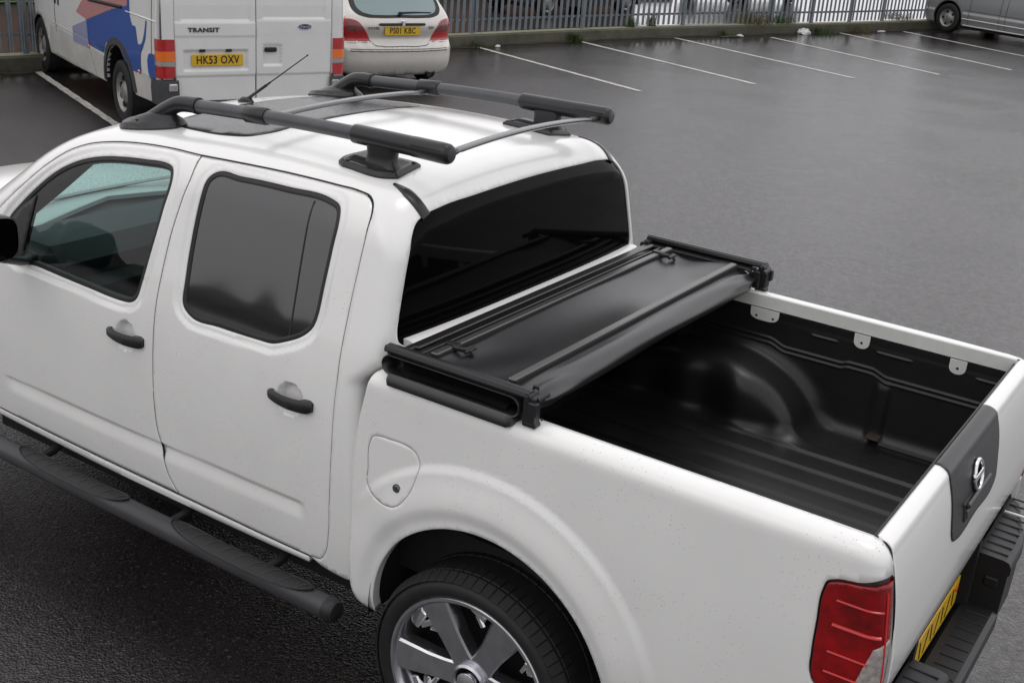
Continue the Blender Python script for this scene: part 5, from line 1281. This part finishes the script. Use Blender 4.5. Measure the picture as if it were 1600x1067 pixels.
# wheel arch moulding
for s_ in (-1,):
    a1 = np.array(arc(-1.34, .36, .50, 178, 8, 30, .93)); a2 = np.array(arc(-1.34, .36, .575, 178, 8, 30, .93)); p1 = map_y(Fvan, -1, .018)(a1[:, 0], a1[:, 1]); p2 = map_y(Fvan, -1, .014)(a2[:, 0], a2[:, 1]); p3 = map_y(Fvan, -1, -.03)(a1[:, 0], a1[:, 1]); p4 = map_y(Fvan, -1, -.002)(a2[:, 0], a2[:, 1])
    loft([[p4[i], p2[i], p1[i], p3[i]] for i in range(30)], caps=False).build('arch_moulding', 'vangrey', van, sharp=40)
b = MB(); b.box((-2.6, 0, .50), (4.6, 1.50, .36)); 
b.build('underbody', 'under', van)
for (xc, zc, r) in ((-1.34, .36, .50), (-4.70, .33, .40)):
    for s_ in (-1, 1):
        secs = [[(xc + r * math.cos(a), s_ * .97, zc + r * math.sin(a) * .93), (xc + r * math.cos(a), s_ * .6, zc + r * math.sin(a) * .93), (xc, s_ * .6, zc)] for a in np.linspace(R_(-10), R_(190), 24)]
        loft(secs, caps=False).build('arch_liner', 'ink', van)
        simple_wheel(van, xc, s_ * .855, .335, 'steelrim', .22, 8, s_)
mr_ = map_x(Fvan, 0.0)
for (nm, y0, y1) in (('rear_door', -.822, -.009), ('rear_door', .001, .815)):
    rec = []
    def dm(y, z, y0=y0, y1=y1):
        p = mr_(y, z); d = np.zeros(len(y))
        U = np.stack([y, z], 1)
        def pr_(a, z0, b_, z1, dep, sf=.018): return dep * sstep(a, a + sf, y) * sstep(b_, b_ - sf, y) * sstep(z0, z0 + sf, z) * sstep(z1, z1 - sf, z)
        if y0 < -.5:
            d += pr_(-.755, .755, -.075, .975, .022, .035); d += pr_(-.765, 1.245, -.06, 2.1, .010); d -= .004 * sstep(1.085, 1.10, z) * sstep(1.235, 1.22, z)
        else:
            d += pr_(.065, .805, .275, 1.02, .022, .02); d += pr_(.06, 1.262, .75, 2.1, .010); d -= .004 * sstep(1.100, 1.115, z) * sstep(1.25, 1.235, z)
        d += .010 * sstep(.728, .712, z)
        p[:, 0] -= d; return p
    dl = poly_loop([(y0, .475), (y1, .475), (y1, 2.2), (y0, 2.2)], .03)
    panel(nm, dm, [dl], .022, 'vanwhite', van, flange=.03)
for s_ in (-1, 1):
    m_ = map_x(Fvan, 0.0)
    panel('corner_post', m_, [poly_loop([(s_ * .828, .69), (s_ * .945, .69), (s_ * .945, 2.2), (s_ * .828, 2.2)], .03)], .03, 'vanwhite', van, flange=.02)
    for (z0, z1, mm_) in ((.70, .815, 'lampred'), (.818, .862, 'clearlens'), (.865, .955, 'orange'), (.958, 1.07, 'lampred')):
        yin, yout = .832, (.963 if z1 < 1.0 else .958)
        b = MB(); p = Fvan
        secs = []
        for z in np.linspace(z0, z1, 8):
            row = []
            for q in np.linspace(0, 1, 9):
                ang = q * R_(80); ox, oy = -.13, s_ * .83; dx, dy = math.cos(ang), s_ * math.sin(ang)
                pt_ = bisect(np.array([[ox, oy, z]]), np.array([[dx, dy, 0]]), Fvan, 0, .4)[0]; row.append((pt_[0] + dx * .012, pt_[1] + dy * .008 + (0 if q else 0), z))
            secs.append(row)
        loft(secs, caps=False).build('tail_light', mm_, van)
    secs = []
    for z in (.44, .50, .60, .685):
        row = []
        for q in np.linspace(0, 1, 10):
            ang = q * R_(88); ox, oy = -.22, s_ * .80; dx, dy = math.cos(ang), s_ * math.sin(ang)
            pt_ = bisect(np.array([[ox, oy, z]]), np.array([[dx, dy, 0]]), Fvan, 0, .6)[0]; k = .03 if z < .65 else .02; row.append((pt_[0] + dx * k, pt_[1] + dy * k, z))
        secs.append(row)
    loft(secs, caps=False).build('corner_bumper', 'vangrey', van, sharp=40)
    b = MB(); b.box((.022, s_ * .86, .615), (.03, .085, .075), bev=.01); b.build('fog_lamp', 'clearlens', van)
    for z in (1.2,): b = MB(); b.box((.004, s_ * .835, .70), (.02, .02, .04), bev=.004); b.build('hinge', 'vangrey', van)
b = MB(); b.box((.03, 0, .452), (.12, 1.60, .03), bev=.008); b.build('rear_bumper', 'vangrey', van)
pm = Matrix(((0, 0, 1, 0), (1, 0, 0, 0), (0, 1, 0, 0), (0, 0, 0, 1)))     # text plane facing +x
def tat(x, y, z): return Matrix.Translation((x, y, z)) @ pm
b = MB(); b.box((-.008, -.400, .869), (.012, .52, .111), bev=.003); vp = b.build('number_plate', 'plateyellow', van)
text('HK53 OXV', .108, 'ink', vp, tat(.0, -.400, .869), 'plate_letters', xs=.80, bold=.0015)
text('TRANSIT', .058, 'vangrey', van, tat(.008, -.540, 1.158), 'van_lettering', depth=.003, xs=1.28, bold=.0018)
b = MB(); n_ = 32
b.add([(.004, .515 + .080 * math.cos(a), 1.187 + .033 * math.sin(a)) for a in np.linspace(0, 2 * math.pi, n_ + 1)[:-1]] + [(.012, .515 + .076 * math.cos(a), 1.187 + .030 * math.sin(a)) for a in np.linspace(0, 2 * math.pi, n_ + 1)[:-1]], [(i, (i + 1) % n_, n_ + (i + 1) % n_, n_ + i) for i in range(n_)] + [tuple(range(n_, 2 * n_))])
ov = b.build('badge', 'chrome', van); b = MB(); b.add([(.0125, .515 + .068 * math.cos(a), 1.187 + .025 * math.sin(a)) for a in np.linspace(0, 2 * math.pi, n_ + 1)[:-1]], [tuple(range(n_))]); b.build('badge_face', mat('badge_blue', (.02, .03, .12), .25, coat=1), ov)
text('Ford', .040, 'chrome', ov, tat(.0135, .515, 1.187), 'badge_script', depth=.0006, xs=1.25)
b = MB(); b.box((-.008, .155, .962), (.03, .125, .045), bev=.008); b.build('door_handle', 'ink', van)
for y in (-.555, -.285): b = MB(); b.box((-.006, y, .962), (.03, .06, .028), bev=.006); b.build('plate_lamp', 'ink', van)
for z in (2.2,): pass
b = MB(); b.box((-.016, -.0035, 1.3), (.012, .014, 1.7)); b.box((-.03, 0, .47), (.02, 1.64, .03)); b.build('door_gap', 'ink', van)
my_ = map_y(Fvan, -1, .001)
for pts in ([(-3.86, .60), (-3.86, .98), (-3.86, 1.5)], [(-2.434, 1.5), (-2.45, 1.15), (-2.488, .885), (-2.463, .652), (-2.42, .619), (-2.367, .535), (-2.255, .381)], [(-1.486, 1.5), (-1.50, 1.1), (-1.54, .864)], [(-.20, 2.1), (-.20, 1.2), (-.22, .70)]):
    line_on(my_, pts, .004, 'ink', van)
for pts in ([(-4.128, .706), (-3.149, .700), (-2.47, .70)], ): line_on(my_, pts, .006, 'vandirt', van, 'body_crease')
line_on(my_, [(-1.011, 1.208), (-.071, 1.227)], .007, 'vanwhite', van, 'body_crease')
b = MB(); q = my_(np.linspace(-2.35, -1.12, 12), np.linspace(1.163, 1.232, 12)); b.tube(q, .020, 8); b.build('door_rail', 'ink', van)
for (x, z) in ((-3.80, .99), (-3.66, .99)): q = my_(np.array([x]), np.array([z]))[0]; b = MB(); b.box(tuple(q), (.04, .02, .10), bev=.008); b.build('handle_slot', 'ink', van)
for (x, z) in ((-2.44, .645), (-.636, .665)): q = my_(np.array([x]), np.array([z]))[0]; b = MB(); b.box(tuple(q), (.055, .03, .035), bev=.008); b.build('side_marker', 'orange', van)

# ---------------------------------------------------------------- hatchback
def build_hatch(name, lab, loc, yaw, paint, detail=True):
    car = vehicle(name, lab, 'car', loc, yaw)
    hw = spl([.18, .35, .55, .75, .92, 1.10, 1.38], [.800, .835, .845, .840, .815, .735, .60])
    xr = spl([.15, .30, .50, .56, .60, .75, .92, 1.05, 1.38], [-.05, .03, .045, .035, .0, -.005, -.03, -.14, -.42])
    def Fh(x, y, z):
        s = (np.abs(y) - hw(z) + .05 * np.maximum(-2.6 - x, 0)**2) * .93; b = (x - xr(z) + .13 * (np.abs(y) / .80)**3) * .95; t = z - (1.40 - .05 * (y / .6)**2 - .10 * np.maximum(-2.0 - x, 0)**2); f_ = (-3.95 - x) + 1.5 * np.maximum(z - .75, 0); w_ = (-2.35 - x) * .5 - (1.35 - z) * .87
        return smax(smax(smax(smax(s, b, .10), t, .10), f_, .3), np.minimum(w_, 9) * 1.0, .1)
    cm_, ci_ = disk_chart(Fh, (-1.9, 0, .72), (0, 0, 1), (1, 0, 0), (0, 1, 0), 3.2)
    # lower outline with wheel arches, near side then mirrored
    lo_ = [(.03, .16)]
    side = []
    pts_rear = [(y, .185) for y in np.linspace(0, -.66, 16)]
    o3 = [map_x(Fh)(np.array([y]), np.array([z]))[0] for y, z in pts_rear]
    sd = [(-.12, .22), (-.28, .26)] + [(-.70 - .33 * math.cos(a), .30 + .33 * math.sin(a)) for a in np.linspace(R_(180), R_(0), 20)][::1]
    sd = [(-.14, .22), (-.30, .25)] + [(-.72 + .34 * math.cos(a), .29 + .34 * math.sin(a)) for a in np.linspace(R_(0), R_(180), 22)] + [(-1.3, .20), (-2.0, .20), (-2.7, .20)] + [(-3.22 + .34 * math.cos(a), .29 + .34 * math.sin(a)) for a in np.linspace(R_(0), R_(180), 22)] + [(-3.7, .24)]
    sd = poly_loop(sd, .05)[:-12] if False else np.array(sd)
    sd = curve(sd, False, .05, corners=(1, 2, 23, 24, 26, 27, 48))
    o3 += list(map_y(Fh)(sd[:, 0], sd[:, 1]))
    fr = [(y, .30) for y in np.linspace(-.55, 0, 10)]
    def mfx(y, z):
        o = np.stack([np.full_like(y, -2.6), y, z], 1); return bisect(o, np.broadcast_to(np.array([-1., 0, 0]), o.shape), Fh, 0, 2.4)
    o3 += [mfx(np.array([y]), np.array([z]))[0] for y, z in fr]
    H = ci_(np.array(o3)); H[0, 1] = 0; H[-1, 1] = 0
    kp_ = [0]
    for i in range(1, len(H)):
        if np.linalg.norm(H[i] - H[kp_[-1]]) > .012: kp_.append(i)
    H = H[kp_]; H[-1, 1] = 0; outer = np.concatenate([H, (H[1:-1] * [1, -1])[::-1]])
    body = panel('body', cm_, [outer], .035, paint, car, flange=.02)
    rx = map_x(Fh, .004)
    win = [(0, .925), (-.30, .922), (-.52, .935), (-.60, .96), (-.655, 1.02), (-.66, 1.08), (-.52, 1.34), (0, 1.355)]
    wn = np.array(win); wl = np.concatenate([wn, (wn[1:-1] * [-1, 1])[::-1]])
    if True:
        rwn = panel('rear_window', rx, [curve(wl, True, .03)], .04, 'ink', car, flange=0)
        w2 = np.array(wl) * [.90, 1]; w2[:, 1] = .955 + (w2[:, 1] - .922) * .93; rx2 = map_x(Fh, .008)
        panel('rear_glass', rx2, [curve(w2, True, .03)], .04, 'hatchglass', rwn, flange=0)
        for s_ in (-1, 1):
            lampp = [(-.775, .905), (-.70, .905), (-.62, .880), (-.545, .80), (-.48, .70), (-.44, .625), (-.78, .625), (-.80, .76)]
            if s_ > 0: lampp = [(-a, c_) for a, c_ in lampp]
            tl2 = panel('tail_light', map_x(Fh, .006), [curve(lampp, True, .02, corners=(0, 5, 6))], .03, 'lampred', car, flange=0)
            sm_ = [(-.74, .885), (-.65, .872), (-.57, .80), (-.53, .745), (-.76, .745)]
            if s_ > 0: sm_ = [(-a, c_) for a, c_ in sm_]
            panel('smoked_lens', map_x(Fh, .009), [curve(sm_, True, .02, corners=(3, 4))], .03, 'smoked', tl2, flange=0)
        bx = map_x(Fh, .001)
        line_on(bx, [(-.755, .93), (-.765, .91)], .003, 'ink', car)
        line_on(bx, [(-.44, .63), (-.40, .585), (-.32, .572), (0, .568), (.32, .572), (.40, .585), (.44, .63)], .0045, 'ink', car)
        line_on(bx, [(-.72, .532), (0, .532), (.72, .532)], .004, 'ink', car); line_on(bx, [(-.72, .505), (0, .502), (.72, .505)], .006, 'vangrey', car, 'bumper_strip')
        line_on(bx, [(-.745, .60), (-.45, .612)], .004, 'ink', car); line_on(bx, [(.745, .60), (.45, .612)], .004, 'ink', car)
    if detail:
        b = MB(); b.box((.012, 0, .845), (.03, .68, .035), bev=.012); b.build('boot_trim', 'ink', car)
        b = MB(); b.box((.032, 0, .865), (.02, .06, .07), bev=.01); b.build('badge', 'chrome', car)
        b = MB(); b.box((.012, 0, .763), (.012, .52, .111), bev=.003); vp = b.build('number_plate', 'plateyellow', car)
        text('PS01 KBC', .108, 'ink', vp, tat(.0195, 0, .763), 'plate_letters', xs=.80, bold=.0015)
        text('ROVER', .045, 'vangrey', car, tat(.004, -.415, .795), 'maker_lettering', xs=1.1, bold=.001); text('200', .045, 'vangrey', car, tat(.002, .435, .80), 'model_lettering', xs=1.1, bold=.001)
        b = MB(); q = map_x(Fh, .02)(np.array([-.02, .03, .20, .47]), np.array([.975, .985, .99, .985])); b.tube(q, [.022, .012, .009, .006], 8); b.tube([q[0], q[0] + np.array([.03, 0, 0])], .025, 10); b.build('rear_wiper', 'ink', car)
    b = MB(); b.box((-2.0, 0, .32), (3.6, 1.42, .22)); b.box((-.15, 0, .26), (.2, 1.1, .15)); b.build('underbody', 'under', car)
    b = MB(); b.tube([(-.3, .42, .20), (.03, .42, .19)], .035, 12); b.build('exhaust', 'ink', car)
    for xx in (-.72, -3.22):
        for s_ in (-1, 1): simple_wheel(car, xx, s_ * .745, .285, 'steelrim', .18, 8, s_)
    return car
M['hatchglass'] = mat('hatch_glass', (.20, .27, .28), .08, spec=.8)
build_hatch('hatchback_car', 'silver hatchback parked beside the white van with yellow rear plate', (-9.4345, 9.0701, 0), YAW, 'silver')
build_hatch('hatchback_car', 'dark car parked beyond the fence in front of the brick wall', (-13.3, 22.0, 0), YAW + 1.75, 'darkcar', False)
build_hatch('hatchback_car', 'dark car parked beyond the fence at the far right near the silver van', (-12.6, 30.2, 0), YAW + 1.75, 'darkcar', False)

# ---------------------------------------------------------------- silver van at the far right
sv = vehicle('passenger_van', 'silver grey van with alloy wheels parked nose to the fence at far right', 'van', (-7.04, 26.8, 0), YAW)
sw = spl([.2, .45, .7, .95, 1.3, 1.9], [.90, .945, .955, .935, .90, .80])
def Fsv(x, y, z):
    s = np.abs(y - .95) - sw(z) - .012 * sstep(.50, .47, z) * sstep(.30, .33, z); b = x - 4.1; f_ = (-.82 - x) + .25 * np.maximum(z - .6, 0) + 1.1 * np.maximum(z - .95, 0); t = z - 1.95
    return smax(smax(smax(s, b, .1), f_, .35), t, .2)
def svm(off=0):
    def g(x, z):
        o = np.stack([x, np.full_like(x, .95), z], 1); p = bisect(o, np.broadcast_to(np.array([0., -1, 0]), o.shape), Fsv, .05, 1.4); p[:, 1] -= off; return p
    return g
so_ = poly_loop([(-.70, .28), (-.60, .20), (-.42, .20)] + arc(0, .33, .40, 197, -18, 26) + [(.45, .20), (2.7, .20)] + arc(3.1, .33, .40, 197, -18, 22) + [(3.6, .22), (4.0, .25), (4.03, 1.8), (.9, 1.85), (.0, 1.25), (-.60, 1.0), (-.76, .75)], .06)
panel('side_panel', svm(), [so_], .06, 'silvergrey', sv, flange=.03)
Q2 = (1.6, .95, .8); c2_, i2_ = disk_chart(Fsv, Q2, (0, 0, 1), (1, 0, 0), (0, 1, 0), 3.6)
up = np.array([(rr * math.cos(a), rr * math.sin(a)) for a, rr in [(a, 1.50) for a in np.linspace(0, 2 * math.pi, 120)[:-1]]])
fr_ = [(-.71, y_, .26) for y_ in (0, )]
panel('front_end', c2_, [np.concatenate([i2_(np.array([[-.72, .95 + .72 * t, .26] for t in np.linspace(-1, 1, 24)])), i2_(np.array([[-.3, .95 + .80 * t, 1.25] for t in np.linspace(1, -1, 24)]))])], .05, 'silvergrey', sv, flange=0)
panel('roof', c2_, [up * .72], .06, 'silvergrey', sv, flange=0)
mm1 = svm(.003)
line_on(mm1, [(.42, .36), (2.2, .345), (2.66, .34)], .014, 'silver', sv, 'side_strip'); line_on(mm1, [(.44, .215), (2.66, .21)], .014, 'silver', sv, 'sill_strip')
for pts in ([(.58, .24), (.60, .6), (.62, 1.1)], [(1.42, .24), (1.42, .6), (1.44, 1.2)], [(1.58, .24), (1.58, .6), (1.60, 1.2)]): line_on(mm1, pts, .004, 'ink', sv)
line_on(mm1, [(.45, .56), (2.6, .55)], .005, 'vangrey', sv, 'body_crease')
b = MB(); b.box((1.75, .95, .36), (4.2, 1.7, .46)); b.build('underbody', 'under', sv)
for xx in (0, 3.1):
    secs = [[(xx + .40 * math.cos(a), .05, .33 + .40 * math.sin(a)), (xx + .40 * math.cos(a), .45, .33 + .40 * math.sin(a)), (xx, .45, .33)] for a in np.linspace(R_(-20), R_(200), 24)]
    loft(secs, caps=False).build('arch_liner', 'ink', sv)
    for yy_, sg in ((.115, -1), (1.80, 1)): simple_wheel(sv, xx, yy_, .33, 'steelrim', .22, 5, sg)
# trees and hedge behind the photographer, seen only as the dark band mirrored in the cab windows
b = MB(); rr_ = random.Random(3); v = []; f = []
n_ = 160
for i in range(n_):
    x = -95 + i * 1.2; h = 3.4 + .5 * math.sin(i * .31) + .4 * math.sin(i * 1.3) + rr_.uniform(-.3, .3)
    v += [(x, -46 + rr_.uniform(-.6, .6), 0), (x, -46 + rr_.uniform(-.6, .6), h * .5), (x, -47.5, h), (x, -49, 0)]
for i in range(n_ - 1):
    for k in range(3): f.append((i * 4 + k, (i + 1) * 4 + k, (i + 1) * 4 + k + 1, i * 4 + k + 1))
M['hedge'] = mat('hedge', (.06, .065, .05), .9, noise=(1, .5)); tag(mk('hedge', v, f, 'hedge', None, False), kind='stuff')
